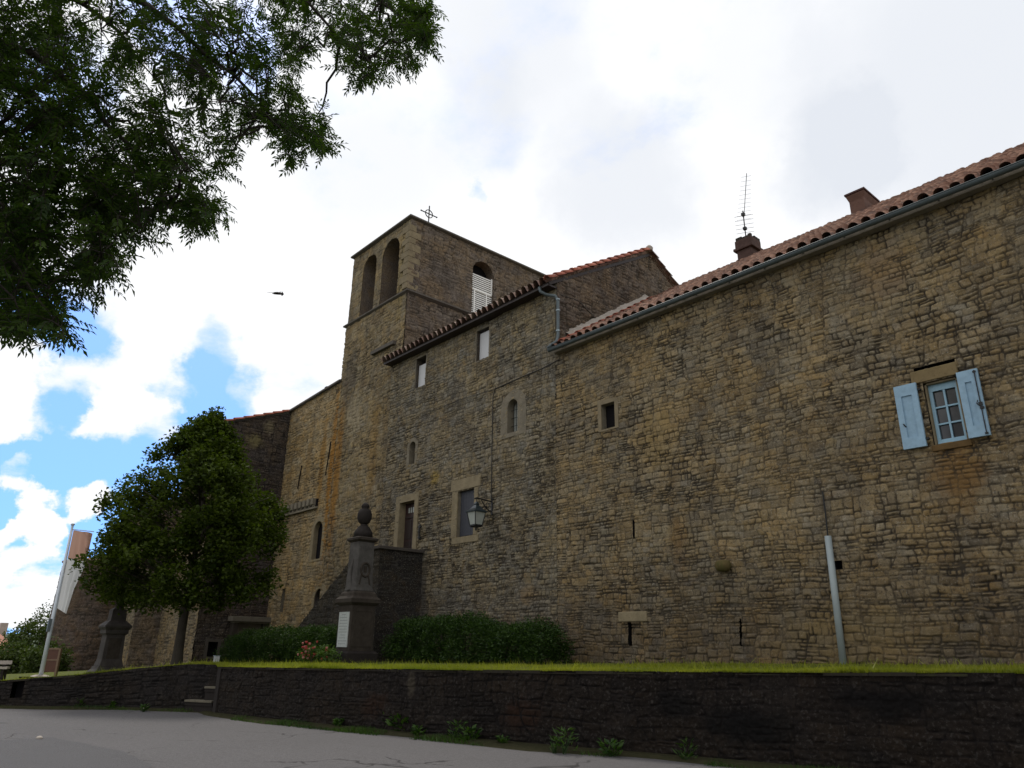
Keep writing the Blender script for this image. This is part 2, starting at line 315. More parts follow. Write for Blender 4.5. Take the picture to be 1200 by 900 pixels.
M['shaded_side'] = rubble('shaded_side_stone', [(.15, .115, .088), (.105, .08, .062), (.185, .145, .11), (.13, .097, .07), (.165, .13, .10)], lichen=.12)  # tower stone darkened for right-facing walls and reveals; shade is in the colour
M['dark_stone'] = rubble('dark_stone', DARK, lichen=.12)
M['black_wall'] = rubble('blackened_wall', [(.0135, .0098, .0076), (.0085, .0064, .0052), (.018, .013, .0096), (.0105, .0078, .006), (.015, .011, .0084)], joint=(.0065, .005, .0045), lichen=0, stain_amt=.9, spk=(.035, .028, .022), stains_shade=[((-14.2, -5.2, .5), (.5, .6, .35), (.022, .010, .005), .7), ((-10.7, -4.3, .5), (.6, .6, .4), (.022, .010, .005), .8), ((-13.2, -5.0, .95), (.14, .5, .3), (.06, .05, .035), .6), ((-6.9, -3.0, .55), (.9, .6, .4), (.002, .0018, .0016), .95), ((-5.0, -2.5, 1.0), (1.5, .6, .3), (.0025, .002, .002), .9), ((-8.0, -3.3, .8), (.5, .6, .25), (.002, .0018, .0016), .8)])
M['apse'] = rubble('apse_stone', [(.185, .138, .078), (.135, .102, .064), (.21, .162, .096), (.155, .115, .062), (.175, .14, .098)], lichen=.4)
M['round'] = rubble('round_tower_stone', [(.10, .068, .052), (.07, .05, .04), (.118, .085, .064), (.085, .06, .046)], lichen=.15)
def stone_plain(name, c, var=.35, rough=.9, moss=0):
    m, nt, N, L = mat_new(name); pos = N('ShaderNodeNewGeometry').outputs['Position']
    f = ntex(N, L, pos, 4, 7, .68); col = mixc(N, L, f, tuple(v*(1-var) for v in c), tuple(v*(1+var) for v in c))
    f2 = ntex(N, L, pos, 17, 4, .7); col = mixc(N, L, mrange(N, L, f2, .55, .72, 0, .55), col, tuple(v*.35 for v in c))
    if moss: f3 = ntex(N, L, pos, 6, 5, .6); col = mixc(N, L, mrange(N, L, f3, .52, .66, 0, moss), col, (.05, .055, .015))
    return finish(m, N, L, col, rough, ntex(N, L, pos, 45, 4, .7), .3, .01, spec=.2)
M['dressed'] = stone_plain('dressed_stone', (.215, .174, .108), .55); M['dressed_grey'] = stone_plain('dressed_grey_stone', (.175, .150, .110), .55); M['ochre_stone'] = stone_plain('ochre_lichen_stone', (.25, .145, .03))
M['pale_mortar'] = stone_plain('pale_mortar', (.34, .30, .26)); M['coping'] = stone_plain('weathered_coping', (.10, .088, .075))
M['memorial'] = stone_plain('memorial_stone', (.042, .034, .027), .85); M['memorial_shaft'] = stone_plain('memorial_grey_shaft', (.078, .072, .066), .9); M['memorial_black'] = stone_plain('memorial_dark_base', (.022, .018, .016), .5)
M['pedestal'] = stone_plain('cross_pedestal_stone', (.052, .045, .041), .75); M['step'] = stone_plain('step_stone', (.13, .115, .085), .5); M['moss_stone'] = stone_plain('mossy_stone', (.10, .075, .03), .4, .95, .5)
M['tower_quoin'] = stone_plain('tower_quoin', (.20, .16, .10), .6); M['quoin_grey'] = stone_plain('quoin_grey_stone', (.185, .16, .12), .45); M['slab_dark'] = stone_plain('stair_stone', (.07, .06, .052), .4)
def flat(name, c, rough=.6, metal=0, var=.15, scale=8, spec=.4):
    m, nt, N, L = mat_new(name); pos = N('ShaderNodeNewGeometry').outputs['Position']
    f = ntex(N, L, pos, scale, 5, .6); col = mixc(N, L, f, tuple(v*(1-var) for v in c), tuple(v*(1+var) for v in c))
    return finish(m, N, L, col, rough, metal=metal, spec=spec)
M['zinc'] = flat('zinc', (.085, .105, .112), .5, .3, .35, 3); M['zinc_pale'] = flat('zinc_pale', (.26, .31, .33), .4, .4, .3, 5); M['iron'] = flat('black_iron', (.012, .012, .013), .5)
M['blue_paint'] = flat('pale_blue_paint', (.25, .38, .485), .6, 0, .3, 9); M['blue_frame'] = flat('blue_window_paint', (.27, .43, .53), .5, 0, .12, 12)
M['white_paint'] = flat('white_paint', (.52, .52, .53), .55, 0, .08, 10); M['louvre'] = flat('louvre_white', (.80, .79, .76), .5)
M['void'] = flat('dark_interior', (.012, .011, .012), .95, spec=.05); M['wood_dark'] = flat('dark_wood', (.022, .013, .011), .6, 0, .4, 25); M['wood_door'] = flat('dark_red_wood', (.030, .014, .012), .55, 0, .4, 20)
M['shutter_grey'] = flat('grey_board', (.040, .042, .052), .6, 0, .3, 14); M['pipe_white'] = flat('grey_white_plastic', (.27, .31, .315), .45, 0, .15, 5); M['cable'] = flat('black_cable', (.010, .010, .010), .6)
M['plaque'] = flat('white_marble', (.40, .42, .40), .5, 0, .35, 14); M['engraving'] = flat('grey_engraving', (.20, .21, .20), .7)
M['pole_metal'] = flat('white_pole', (.50, .54, .58), .35, .2, .1, 3); M['brown_wood'] = flat('brown_board', (.085, .032, .018), .6, 0, .3, 12); M['brown_frame'] = flat('brown_frame', (.16, .10, .06), .6, 0, .2, 12)
M['bark'] = stone_plain('bark', (.045, .038, .030), .5); M['bark_dark'] = stone_plain('ash_bark', (.035, .030, .024), .4)
M['feather'] = flat('dark_feathers', (.035, .03, .03), .8); M['feather_pale'] = flat('pale_feathers', (.16, .15, .15), .8)
def glass(name, c=(.02, .022, .025), rough=.08):
    m, nt, N, L = mat_new(name); return finish(m, N, L, c, rough, spec=.6)
M['glass'] = glass('window_glass', (.030, .028, .026)); M['lamp_glass'] = flat('frosted_glass', (.34, .36, .33), .35)
def cloth_flag(name, c):
    m, nt, N, L = mat_new(name); d = N('ShaderNodeBsdfDiffuse'); t = N('ShaderNodeBsdfTranslucent'); x = N('ShaderNodeMixShader'); o = N('ShaderNodeOutputMaterial')
    d.inputs[0].default_value = (*c, 1); t.inputs[0].default_value = (*c, 1); x.inputs[0].default_value = .45
    L(d.outputs[0], x.inputs[1]); L(t.outputs[0], x.inputs[2]); L(x.outputs[0], o.inputs[0]); return m
M['flag_orange'] = cloth_flag('orange_cloth', (.50, .31, .24)); M['flag_white'] = cloth_flag('white_cloth', (.62, .62, .62)); M['flag_red'] = cloth_flag('red_cloth', (.55, .10, .06))
def tiles_mat(name, tones, joint=(.05, .03, .025)):
    m, nt, N, L = mat_new(name); pos = N('ShaderNodeNewGeometry').outputs['Position']
    a = N('ShaderNodeAttribute'); a.attribute_name = 'stone'; n = len(tones)
    r = ramp(N, [(k/(n-1), c) for k, c in enumerate(tones)]); L(a.outputs['Fac'], r.inputs[0]); col = r.outputs[0]
    f = ntex(N, L, pos, 7, 6, .7); col = mixc(N, L, mrange(N, L, f, .50, .68, 0, .7), col, (.075, .055, .045))
    f3 = ntex(N, L, pos, 23, 4, .7); col = mixc(N, L, mrange(N, L, f3, .60, .72, 0, .35), col, (.30, .24, .19))
    return finish(m, N, L, col, .85, ntex(N, L, pos, 50, 4, .7), .25, .008, spec=.25)
M['tiles'] = tiles_mat('canal_tiles', [(.165, .078, .05), (.10, .05, .036), (.29, .165, .115), (.13, .062, .042), (.21, .11, .075), (.08, .046, .038)])
M['tiles_old'] = tiles_mat('old_canal_tiles', [(.24, .155, .125), (.17, .105, .085), (.36, .27, .22), (.20, .115, .09)])
M['tiles_red'] = tiles_mat('red_verge_tiles', [(.34, .11, .07), (.28, .09, .06), (.40, .15, .095)])
def leafmat(name, c1, c2, tr=.35, spec=.02):
    m, nt, N, L = mat_new(name); a = N('ShaderNodeAttribute'); a.attribute_name = 'stone'
    r = ramp(N, [(0, c1), (1, c2)]); L(a.outputs['Fac'], r.inputs[0])
    d = N('ShaderNodeBsdfDiffuse'); t = N('ShaderNodeBsdfTranslucent'); x = N('ShaderNodeMixShader'); o = N('ShaderNodeOutputMaterial'); gl = N('ShaderNodeBsdfGlossy'); x2 = N('ShaderNodeMixShader')
    L(r.outputs[0], d.inputs[0]); tc = mixc(N, L, 1.0, r.outputs[0], (1.15, 1.25, .5), 'MULTIPLY'); L(tc, t.inputs[0]); x.inputs[0].default_value = tr
    gl.inputs['Roughness'].default_value = .45; x2.inputs[0].default_value = spec
    L(d.outputs[0], x.inputs[1]); L(t.outputs[0], x.inputs[2]); L(x.outputs[0], x2.inputs[1]); L(gl.outputs[0], x2.inputs[2]); L(x2.outputs[0], o.inputs[0]); return m
M['leaf_lime'] = leafmat('lime_leaves', (.015, .030, .004), (.066, .092, .009), .32, .010); M['leaf_ash'] = leafmat('ash_leaves', (.012, .030, .008), (.054, .092, .011), .44, .012)
M['leaf_box'] = leafmat('hedge_leaves', (.010, .028, .005), (.045, .088, .012), .25); M['leaf_far'] = leafmat('far_leaves', (.030, .055, .012), (.075, .10, .025), .3)
M['leaf_rose'] = leafmat('rose_leaves', (.03, .07, .01), (.08, .14, .02), .3); M['grass'] = leafmat('grass_blades', (.14, .17, .012), (.28, .29, .035), .45); M['weed'] = leafmat('weed_leaves', (.016, .045, .006), (.050, .10, .012), .3)
M['petal'] = cloth_flag('coral_petals', (.40, .085, .075)); M['petal_pale'] = cloth_flag('pale_pink_petals', (.46, .22, .19))
# ---------------------------------------------------------------- ground
def ground_mats():
    m, nt, N, L = mat_new('asphalt'); pos = N('ShaderNodeNewGeometry').outputs['Position']
    f = ntex(N, L, pos, 75, 4, .8); f2 = ntex(N, L, pos, .35, 5, .6); f3 = ntex(N, L, pos, 2.1, 5, .7)
    col = mixc(N, L, f2, (.058, .055, .058), (.092, .087, .090)); col = mixc(N, L, mrange(N, L, f, .35, .68, 0, .8), col, (.14, .134, .134)); col = mixc(N, L, mrange(N, L, ntex(N, L, pos, 48, 3, .7), .54, .66, 0, .8), col, (.050, .047, .048))
    col = mixc(N, L, mrange(N, L, f3, .52, .7, 0, .35), col, (.075, .07, .07))
    col = mixc(N, L, 1.0, col, mixc(N, L, ntex(N, L, pos, 13, 8, .88), (.30, .30, .31), (1.72, 1.71, 1.69)), 'MULTIPLY')
    wz = N('ShaderNodeTexNoise'); wz.inputs['Scale'].default_value = 1.6; wz.inputs['Detail'].default_value = 5; L(pos, wz.inputs['Vector'])
    wv = N('ShaderNodeVectorMath'); wv.operation = 'MULTIPLY_ADD'; L(wz.outputs['Color'], wv.inputs[0]); wv.inputs[1].default_value = (.9, .9, .0); L(pos, wv.inputs[2])
    vo = N('ShaderNodeTexVoronoi'); vo.feature = 'DISTANCE_TO_EDGE'; vo.inputs['Scale'].default_value = .42; L(wv.outputs[0], vo.inputs['Vector'])
    ck = mrange(N, L, vo.outputs['Distance'], .004, .011, 1, 0); mk = N('ShaderNodeMath'); mk.operation = 'MULTIPLY'; L(ck, mk.inputs[0]); L(mrange(N, L, ntex(N, L, pos, .5, 3, .5), .5, .6, 0, .85), mk.inputs[1])
    col = mixc(N, L, mk.outputs[0], col, (.022, .020, .020))
    M['asphalt'] = finish(m, N, L, col, .9, f, .5, .008, spec=.25)
    m, nt, N, L = mat_new('asphalt_patch'); pos = N('ShaderNodeNewGeometry').outputs['Position']
    f = ntex(N, L, pos, 120, 3, .75); f2 = ntex(N, L, pos, 1.5, 4, .6)
    col = mixc(N, L, f2, (.054, .052, .056), (.076, .073, .078)); col = mixc(N, L, mrange(N, L, f, .42, .68, 0, .9), col, (.16, .155, .155)); col = mixc(N, L, mrange(N, L, ntex(N, L, pos, 70, 2, .6), .56, .7, 0, .8), col, (.028, .027, .028))
    M['asphalt_patch'] = finish(m, N, L, col, .9, f, .7, .012, spec=.25)
    m, nt, N, L = mat_new('dry_grass_ground'); pos = N('ShaderNodeNewGeometry').outputs['Position']
    f = ntex(N, L, pos, .8, 6, .6); f2 = ntex(N, L, pos, 25, 4, .6)
    col = mixc(N, L, f, (.055, .075, .012), (.11, .115, .025)); col = mixc(N, L, mrange(N, L, f2, .5, .7, 0, .5), col, (.04, .05, .01))
    M['lawn'] = finish(m, N, L, col, .95, f2, .5, .03, spec=.1)
    m, nt, N, L = mat_new('hill_woods'); pos = N('ShaderNodeNewGeometry').outputs['Position']
    f = ntex(N, L, pos, .03, 6, .6); col = mixc(N, L, f, (.045, .065, .05), (.10, .115, .07)); M['hill'] = finish(m, N, L, col, 1, spec=.05)
    m, nt, N, L = mat_new('soil'); pos = N('ShaderNodeNewGeometry').outputs['Position']
    f = ntex(N, L, pos, 9, 6, .7); col = mixc(N, L, f, (.012, .014, .006), (.05, .045, .025)); M['soil'] = finish(m, N, L, col, 1, f, .6, .03, spec=.05)
ground_mats()
WALL = [(-19.56, -6.41, 1.11), (-16.94, -5.90, 1.15), (-15.1, -5.44, 1.18), (-12.7, -4.85, 1.22), (-10.33, -4.18, 1.26), (-8.35, -3.46, 1.30), (-7.0, -3.02, 1.33), (-4.0, -2.15, 1.40), (-1.0, -1.50, 1.46), (2.2, -1.0, 1.5)]
LEFTW = [(-30.5, -14.6, .15), (-26.8, -12.0, .45), (-24.9, -10.6, .60), (-24.2, -10.05, .68), (-23.1, -8.75, .82), (-22.1, -7.60, 1.0), (-21.0, -6.72, 1.13), (-20.3, -6.2, 1.14), (-19.45, -5.75, 1.12)]
def gsheet():
    me = MB()
    s = 3000
    me.add([(-s, -s, -.03), (s, -s, -.03), (s, s, -.03), (-s, s, -.03)], [(0, 1, 2, 3)]); o = me.build('ground', M['lawn']); tag(o, kind='structure')
    # road: undulating sheet under the camera
    xs = np.linspace(-75, 14, 180); ys = np.linspace(-46, .5, 110); X, Y = np.meshgrid(xs, ys)
    fx = np.array([p[0] for p in LEFTW[:-1]+WALL]); fy = np.array([p[1] for p in LEFTW[:-1]+WALL])
    lim = np.interp(X, fx, fy)+.25; lim = np.where(X < -30.5, -14.6+(-30.5-X)*-.25, lim)
    Y = np.minimum(Y, lim)
    Z = .0+.05*(fbm(X*.16, Y*.16, 5, 2)-.5); Z = Z+.06*sstep((Y-(lim-.9))/.9)*(vn(X*1.3, Y*1.3, 8)-.2)*.6
    o = grid_mesh('road', X, Y, Z, M['asphalt']); tag(o, kind='structure')
    # darker patched asphalt, bottom left of the view
    pl = [(0, 868), (60, 864), (100, 872), (140, 880), (172, 893), (190, 915), (150, 960), (0, 960), (-140, 930), (-120, 880)]
    V = [at_z(a, b, .03) for a, b in pl]; mb = MB(); pts = []
    for i, p in enumerate(V):
        q = V[(i+1) % len(V)]
        for t in np.linspace(0, 1, 9)[:-1]:
            w = p*(1-t)+q*t; pts.append((w[0]+random.uniform(-.035, .035), w[1]+random.uniform(-.035, .035), .034))
    mb.add(pts, [tuple(range(len(pts)))]); tag(mb.build('asphalt_patch', M['asphalt_patch']), kind='structure')
    return lim
random.seed(3)
gsheet()
def terrace():
    F = [(-62, -22, -.1), (-45, -19, -.02)]+LEFTW[:-1]+WALL
    fx = np.array([p[0] for p in F]); fy = np.array([p[1] for p in F]); fz = np.array([p[2] for p in F])
    xs = np.linspace(-62, 2.2, 320); t = np.linspace(0, 1, 40); X, T = np.meshgrid(xs, t)
    yf = np.interp(X, fx, fy)+.10; zf = np.interp(X, fx, fz); zb = np.interp(X, [-62, -46, -36, -30, -20, -14, -4, 2], [-.4, .05, .62, .95, 1.22, 1.30, 1.50, 1.56])
    Y = yf+(1.5-yf)*T; Z = zf+(zb-zf)*sstep(T*1.25)+.05*(fbm(X*.8, Y*.8, 3, 3)-.5)*sstep(T*5)
    tag(grid_mesh('lawn', X, Y, Z, M['lawn']), kind='structure')
    return fx, fy, fz
FX, FY, FZ = terrace()
def lawn_z(x, y):
    yf = np.interp(x, FX, FY)+.10; zf = np.interp(x, FX, FZ); zb = np.interp(x, [-62, -46, -36, -30, -20, -14, -4, 2], [-.4, .05, .62, .95, 1.22, 1.30, 1.50, 1.56])
    T = np.clip((y-yf)/(1.5-yf), 0, 1); return zf+(zb-zf)*sstep(T*1.25)
# ---------------------------------------------------------------- roofs
def tile_roof(name, parent, mat, x0, x1, eave, ridge, seed, res=.028, pitch=.27, row=.36, clip=None, thick=True):
    ln = math.hypot(ridge[0]-eave[0], ridge[1]-eave[1]); ty, tz = (ridge[0]-eave[0])/ln, (ridge[1]-eave[1])/ln; ny, nz = -tz, ty
    us = np.linspace(x0, x1, int((x1-x0)/res)); vs = np.linspace(0, ln, int(ln/res)+2); Ug, Vg = np.meshgrid(us, vs)
    rng = np.random.RandomState(seed)
    ci = np.floor(Ug/pitch).astype(int); cr = ci-ci.min(); nc = cr.max()+1
    off = rng.rand(nc)*.10; ri = np.floor((Vg+off[cr])/row).astype(int); rr = ri-ri.min()
    rid = rng.rand(nc, rr.max()+1); rof = rng.rand(nc, rr.max()+1)
    fr = ((Vg+off[cr]) % row)/row; fu = (Ug % pitch)/pitch*2-1
    fu = fu+.12*(rof[cr, rr]-.5)
    cov = np.sqrt(np.clip(1-(fu/.78)**2, 0, 1))
    h = .10*cov+.085*(1-fr)*(cov > 0)+.03*(rof[cr, rr]-.5)*(cov > 0)+np.where(cov <= 0, -.02, 0)
    h = h+.03*(fbm(Ug*.5, Vg*.5, seed, 2)-.5)
    X = Ug; Y = eave[0]+ty*Vg+ny*h; Z = eave[1]+tz*Vg+nz*h
    keep = None
    if clip is not None:
        xc = (X[:-1, :-1]+X[1:, 1:])/2; yc = (Y[:-1, :-1]+Y[1:, 1:])/2; keep = clip(xc, yc)
    o = grid_mesh(name, X, Y, Z, mat, parent, keep, {'stone': rid[cr, rr], 'joint': (cov <= 0).astype(float)})
    # slab under the tiles, open tile mouths at the eave stay dark
    b = MB(); d = .05; a = (eave[0]+ty*.06, eave[1]+tz*.06)
    P = [(a[0]+ny*-.03, a[1]+nz*-.03), (ridge[0]+ny*-.03, ridge[1]+nz*-.03), (ridge[0]+ny*-.12, ridge[1]+nz*-.12), (a[0]+ny*-.12, a[1]+nz*-.12)]
    b.add([(x0, y, z) for y, z in P]+[(x1, y, z) for y, z in P], [(0, 1, 2, 3), (7, 6, 5, 4), (0, 4, 5, 1), (1, 5, 6, 2), (2, 6, 7, 3), (3, 7, 4, 0)])
    b.build('roof_deck', M['wood_dark'], o)
    return o
def verge(name, parent, p0, p1, r, mat, axis=(1, 0, 0), step=.38, seed=1):
    """a line of overlapping half-round tiles laid along an edge"""
    p0, p1 = Vector(p0), Vector(p1); n = max(1, int((p1-p0).length/step)); d = (p1-p0)/n; co = []; fa = []; st = []; rng = random.Random(seed)
    a = Vector(axis); up = d.cross(a).normalized(); up = up if up.z > 0 else -up
    K = 9
    for i in range(n):
        s = rng.random(); q = p0+d*i; b0 = len(co); jit = a*rng.uniform(-.01, .01)
        for e, (t, rad, lift) in enumerate(((-.06, r*1.08, .03), (1.0, r*.88, 0))):
            for lay in (1, .80):
                for k in range(K):
                    an = PI*k/(K-1); co.append(q+d*t+jit+(a*math.cos(an)+up*math.sin(an))*rad*lay+up*lift); st.append(s)
        for k in range(K-1):
            A = b0+k; fa += [(A, A+1, A+2*K+1, A+2*K), (A+K+1, A+K, A+3*K, A+3*K+1), (A+1, A, A+K, A+K+1), (A+2*K, A+2*K+1, A+3*K+1, A+3*K)]
    return raw_mesh(name, np.array([tuple(c) for c in co]), np.array(fa), mat, parent, {'stone': np.array(st), 'joint': np.zeros(len(st))})
def recess(name, parent, poly, y, depth, mat, axis='y', back=True):
    """tunnel behind an opening: poly in (u, z); runs into the wall"""
    n = len(poly); f = (lambda u, w, d: (u, y+d, w)) if axis == 'y' else (lambda u, w, d: (y-d, u, w))
    vs = [f(u, w, -.003) for u, w in poly]+[f(u, w, depth) for u, w in poly]; fs = [(i, (i+1) % n, n+(i+1) % n, n+i) for i in range(n)]
    if back: fs.append(tuple(range(n, 2*n)))
    return MB().add(vs, fs).build(name, mat, parent)
def archpoly(a, b, c, spring, n=14):
    m, r = (a+b)/2, (b-a)/2
    return [(a, c), (b, c)]+[(m+r*math.cos(PI*k/n), spring+r*math.sin(PI*k/n)) for k in range(n+1)]
def rectpoly(a, b, c, d): return [(a, c), (b, c), (b, d), (a, d)]
def surround(name, parent, inner, outer, y, mat, proud=.035, axis='y', wobble=.012, seed=0):
    """flat dressed-stone frame between two outlines of equal length, standing a little proud"""
    rng = random.Random(seed); n = len(inner)
    f = (lambda u, w, d: (u, y-d, w)) if axis == 'y' else (lambda u, w, d: (y+d, u, w))
    outer = [(u+rng.uniform(-wobble, wobble), w+rng.uniform(-wobble, wobble)) for u, w in outer]
    vs = [f(u, w, proud) for u, w in inner]+[f(u, w, proud) for u, w in outer]+[f(u, w, -.12) for u, w in outer]+[f(u, w, .005) for u, w in inner]
    fs = []
    for i in range(n):
        j = (i+1) % n; fs += [(i, j, n+j, n+i), (n+i, n+j, 2*n+j, 2*n+i), (j, i, 3*n+i, 3*n+j)]
    return MB().add(vs, fs).build(name, mat, parent, bevel=.0)
# ================================================================ RIGHT HOUSE
H1 = thing('stone_house', 'long ochre rubble stone house with pink canal tiled roof and pale blue shuttered window', 'house', (-6, 0, 1.3))
holes = [rect(-4.60, -4.05, 5.12, 6.27), rect(-12.38, -11.92, 7.0, 7.68), rect(-11.50, -11.43, 4.13, 4.57), rect(-11.76, -11.64, 1.72, 2.24), rect(-6.68, -6.52, 3.10, 3.26),
         lambda u, v: (np.abs(u+8.80+.08*(v-2.0)*-1) < .022) & (v > 1.74) & (v < 2.26), rect(-4.72, -4.02, 6.53, 6.60)]
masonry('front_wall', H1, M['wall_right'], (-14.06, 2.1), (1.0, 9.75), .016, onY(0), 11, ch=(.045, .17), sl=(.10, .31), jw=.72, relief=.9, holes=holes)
MB().box((-14.02, .16, 1.0), (2.1, .5, 9.7)).build('wall_core', M['void'], H1)
MB().box((2.06, .0, 1.0), (2.14, 11, 9.7)).build('side_wall', M['dressed_grey'], H1)
EAV = (-.26, 9.66); RDG = (5.3, 13.28)
RF = tile_roof('roof', H1, M['tiles'], -14.0, 2.3, EAV, RDG, 21, clip=lambda x, y: ~((x < -13.45) & (y > 1.0-.0*x) & (y < 0)))
verge('ridge_tiles', RF, (-13.9, 5.3, 13.30), (2.3, 5.3, 13.30), .12, M['tiles_old'], (0, 1, 0), seed=5)
tb = MB(); tb.add([(-14, 5.3, 13.2), (2.3, 5.3, 13.2), (2.3, 11, 9.6), (-14, 11, 9.6)], [(0, 1, 2, 3)]); tb.build('rear_slope', M['tiles_old'], RF)
# mortar fillet and red flashing where the roof meets the taller house
def slope_pt(y, lift=0): return EAV[1]+(RDG[1]-EAV[1])*(y-EAV[0])/(RDG[0]-EAV[0])+lift
mb = MB()
ys = np.linspace(.35, 4.2, 40); rng = random.Random(4); vs = []; fs = []
for y in ys:
    k = .14+.05*rng.random(); vs += [(-14.06, y, slope_pt(y, .36+.07*rng.random())), (-14.06+k, y, slope_pt(y, .26+.04*rng.random())), (-14.06+k+.12, y, slope_pt(y, .10)), (-14.06, y, slope_pt(y, .0))]
for i in range(len(ys)-1):
    for k in range(3): fs.append((i*4+k, i*4+k+1, i*4+5+k, i*4+4+k))
mb.add(vs, fs); mb.build('mortar_fillet', M['pale_mortar'], RF)
verge('valley_tiles', RF, (-13.72, -.1, slope_pt(-.1, .05)), (-13.72, 4.4, slope_pt(4.4, .05)), .13, M['tiles_red'], (1, 0, 0), .4, 8)
# gutter
gm = MB(); vs = []; fs = []; n = 9
xs_ = np.linspace(-14.0, 2.3, 24)
for x in xs_:
    for lay in (1, .86):
        for k in range(n):
            q = PI+PI*k/(n-1); vs.append((x, -.36+.07*lay*math.cos(q), 9.635+.07*lay*math.sin(q)))
for i in range(len(xs_)-1):
    for k in range(n-1):
        a = i*2*n+k; fs += [(a, a+1, a+2*n+1, a+2*n), (a+n+1, a+n, a+3*n, a+3*n+1)]
    for a in (i*2*n, i*2*n+n-1): fs.append((a, a+2*n, a+3*n, a+n))
fs += [tuple(range(n))]
gm.add(vs, fs)
for x in np.arange(-13.6, 2, .9): gm.box((x-.012, -.43, 9.625), (x+.012, -.2, 9.645))
gm.tube([(-14.0, -.435, 9.64), (2.3, -.435, 9.64)], .010, 6)
gm.build('gutter', M['zinc'], H1, smooth=False)
MB().box((-13.98, -.20, 9.58), (2.2, .02, 9.65)).build('eave_course', M['quoin_grey'], H1)
# chimneys
def chimney(x0, x1, y0, y1, zb, zt, kind):
    if kind == 'stone':
        b = MB(); b.box((x0+.02, y0, zb), (x1-.02, y1, zt-.42)); b.box((x0-.07, y0-.07, zt-.42), (x1+.07, y1+.07, zt-.33)); b.box((x0-.02, y0-.02, zt-.33), (x1+.02, y1+.02, zt-.06))
        c = b.build('chimney', stone_plain('chimney_stone', (.075, .045, .038), .7), RF, bevel=.015)
        k = MB(); rr = random.Random(2)
        for i in range(5): xx = x0+.05+i*(x1-x0-.1)/4; k.box((xx-.05, y0+.02, zt-.06), (xx+.05, y0+.12, zt+.02+.05*rr.random()))
        for i in range(3): yy = y0+.25+i*.12; k.box((x0+.0, yy, zt-.06), (x0+.10, yy+.09, zt+.02+.05*rr.random())); k.box((x1-.10, yy, zt-.06), (x1, yy+.09, zt+.03+.04*rr.random()))
        k.build('chimney_crown', M['memorial'], c)
    else:
        b = MB(); b.frustum(((x0+x1)/2, (y0+y1)/2, 0), [((x1-x0)/2, (y1-y0)/2, zb), ((x1-x0)/2, (y1-y0)/2, zt-.26), ((x1-x0)/2+.05, (y1-y0)/2+.05, zt-.10), ((x1-x0)/2+.05, (y1-y0)/2+.05, zt-.06)])
        c = b.build('chimney', stone_plain('chimney_brick', (.13, .072, .055), .6), RF)
        MB().box((x0-.08, y0-.08, zt-.05), (x1+.08, y1+.08, zt)).build('chimney_cap', stone_plain('chimney_cap_tile', (.085, .045, .042), .4), c)
chimney(-10.95, -10.42, 5.0, 5.55, 12.6, 14.02, 'stone'); chimney(-7.22, -6.82, 4.80, 5.65, 12.4, 13.78, 'brick')
# shuttered window
WN = MB().box((-4.60, .02, 5.12), (-4.57, .20, 6.27)).box((-4.08, .02, 5.12), (-4.05, .20, 6.27)).box((-4.6, .02, 6.24), (-4.05, .2, 6.27)).box((-4.57, .02, 5.10), (-4.08, .2, 5.13)).build('window', M['dressed'], H1)
fr = MB(); yA, yB = .10, .145
fr.box((-4.57, yA, 5.14), (-4.515, yB, 6.24)).box((-4.135, yA, 5.14), (-4.08, yB, 6.24)).box((-4.515, yA, 5.14), (-4.135, yB, 5.22)).box((-4.515, yA, 6.12), (-4.135, yB, 6.24))
fr.box((-4.341, yA+.004, 5.22), (-4.309, yB, 6.12))
for z in (5.50, 5.81): fr.box((-4.515, yA+.008, z-.014), (-4.341, yB, z+.014)).box((-4.309, yA+.008, z-.014), (-4.135, yB, z+.014))
fr.box((-4.56, .06, 5.135), (-4.09, .10, 5.165)).build('window_frame', M['blue_frame'], WN)
MB().box((-4.52, .155, 5.15), (-4.13, .165, 6.2)).build('pane', M['glass'], WN)
cu = stone_plain('net_curtain', (.16, .15, .14), .4); MB().box((-4.55, .18, 5.1), (-4.1, .19, 6.26)).build('net_curtain', cu, WN)
MB().box((-4.78, -.065, 6.29), (-4.00, .1, 6.52)).build('lintel', stone_plain('lintel_ochre', (.19, .14, .07), .45), WN, bevel=.015)
MB().box((-4.64, -.06, 4.995), (-4.00, .1, 5.10)).build('sill', stone_plain('sill_stone', (.115, .07, .028), .6), WN, bevel=.015)
def shutter(x0, x1, lab, bar):
    s = MB().box((x0, -.105, 5.10), (x1, -.082, 6.29)); xi0, xi1 = x0+.105, x1-.10 if not bar else x1-.12
    # raised frame round a sunk panel
    s.box((x0, -.134, 5.10), (xi0, -.105, 6.29)).box((xi1, -.134, 5.10), (x1, -.105, 6.29)).box((xi0, -.134, 5.10), (xi1, -.105, 5.30)).box((xi0, -.134, 6.08), (xi1, -.105, 6.29))
    o = s.build('shutter', M['blue_paint'], H1); o['label'] = lab
    h = MB()
    if bar:
        xb = x1-.045; h.tube([(xb, -.15, 5.13), (xb, -.15, 6.26)], .010, 6); h.box((xb-.03, -.16, 5.62), (xb+.03, -.128, 5.68)); h.box((xb-.02, -.16, 5.56), (xb+.04, -.128, 5.60)); h.tube([(xb, -.15, 5.60), (xb-.05, -.17, 5.66), (xb-.03, -.16, 5.72)], .010, 6)
        h.box((xb-.025, -.155, 5.12), (xb+.025, -.128, 5.15)).box((xb-.025, -.155, 6.22), (xb+.025, -.128, 6.25))
    else: h.tube([(x0+.07, -.128, 5.56), (x0+.09, -.16, 5.54), (x0+.11, -.13, 5.50)], .012, 6)
    h.build('shutter_bolt', M['iron'], o)
    xh = x0 if bar else x1
    for z in (5.24, 6.16): MB().box((xh-.03 if bar else xh-.01, -.10, z-.02), (xh+.01 if bar else xh+.045, .0, z+.02)).build('hinge', M['iron'], o)
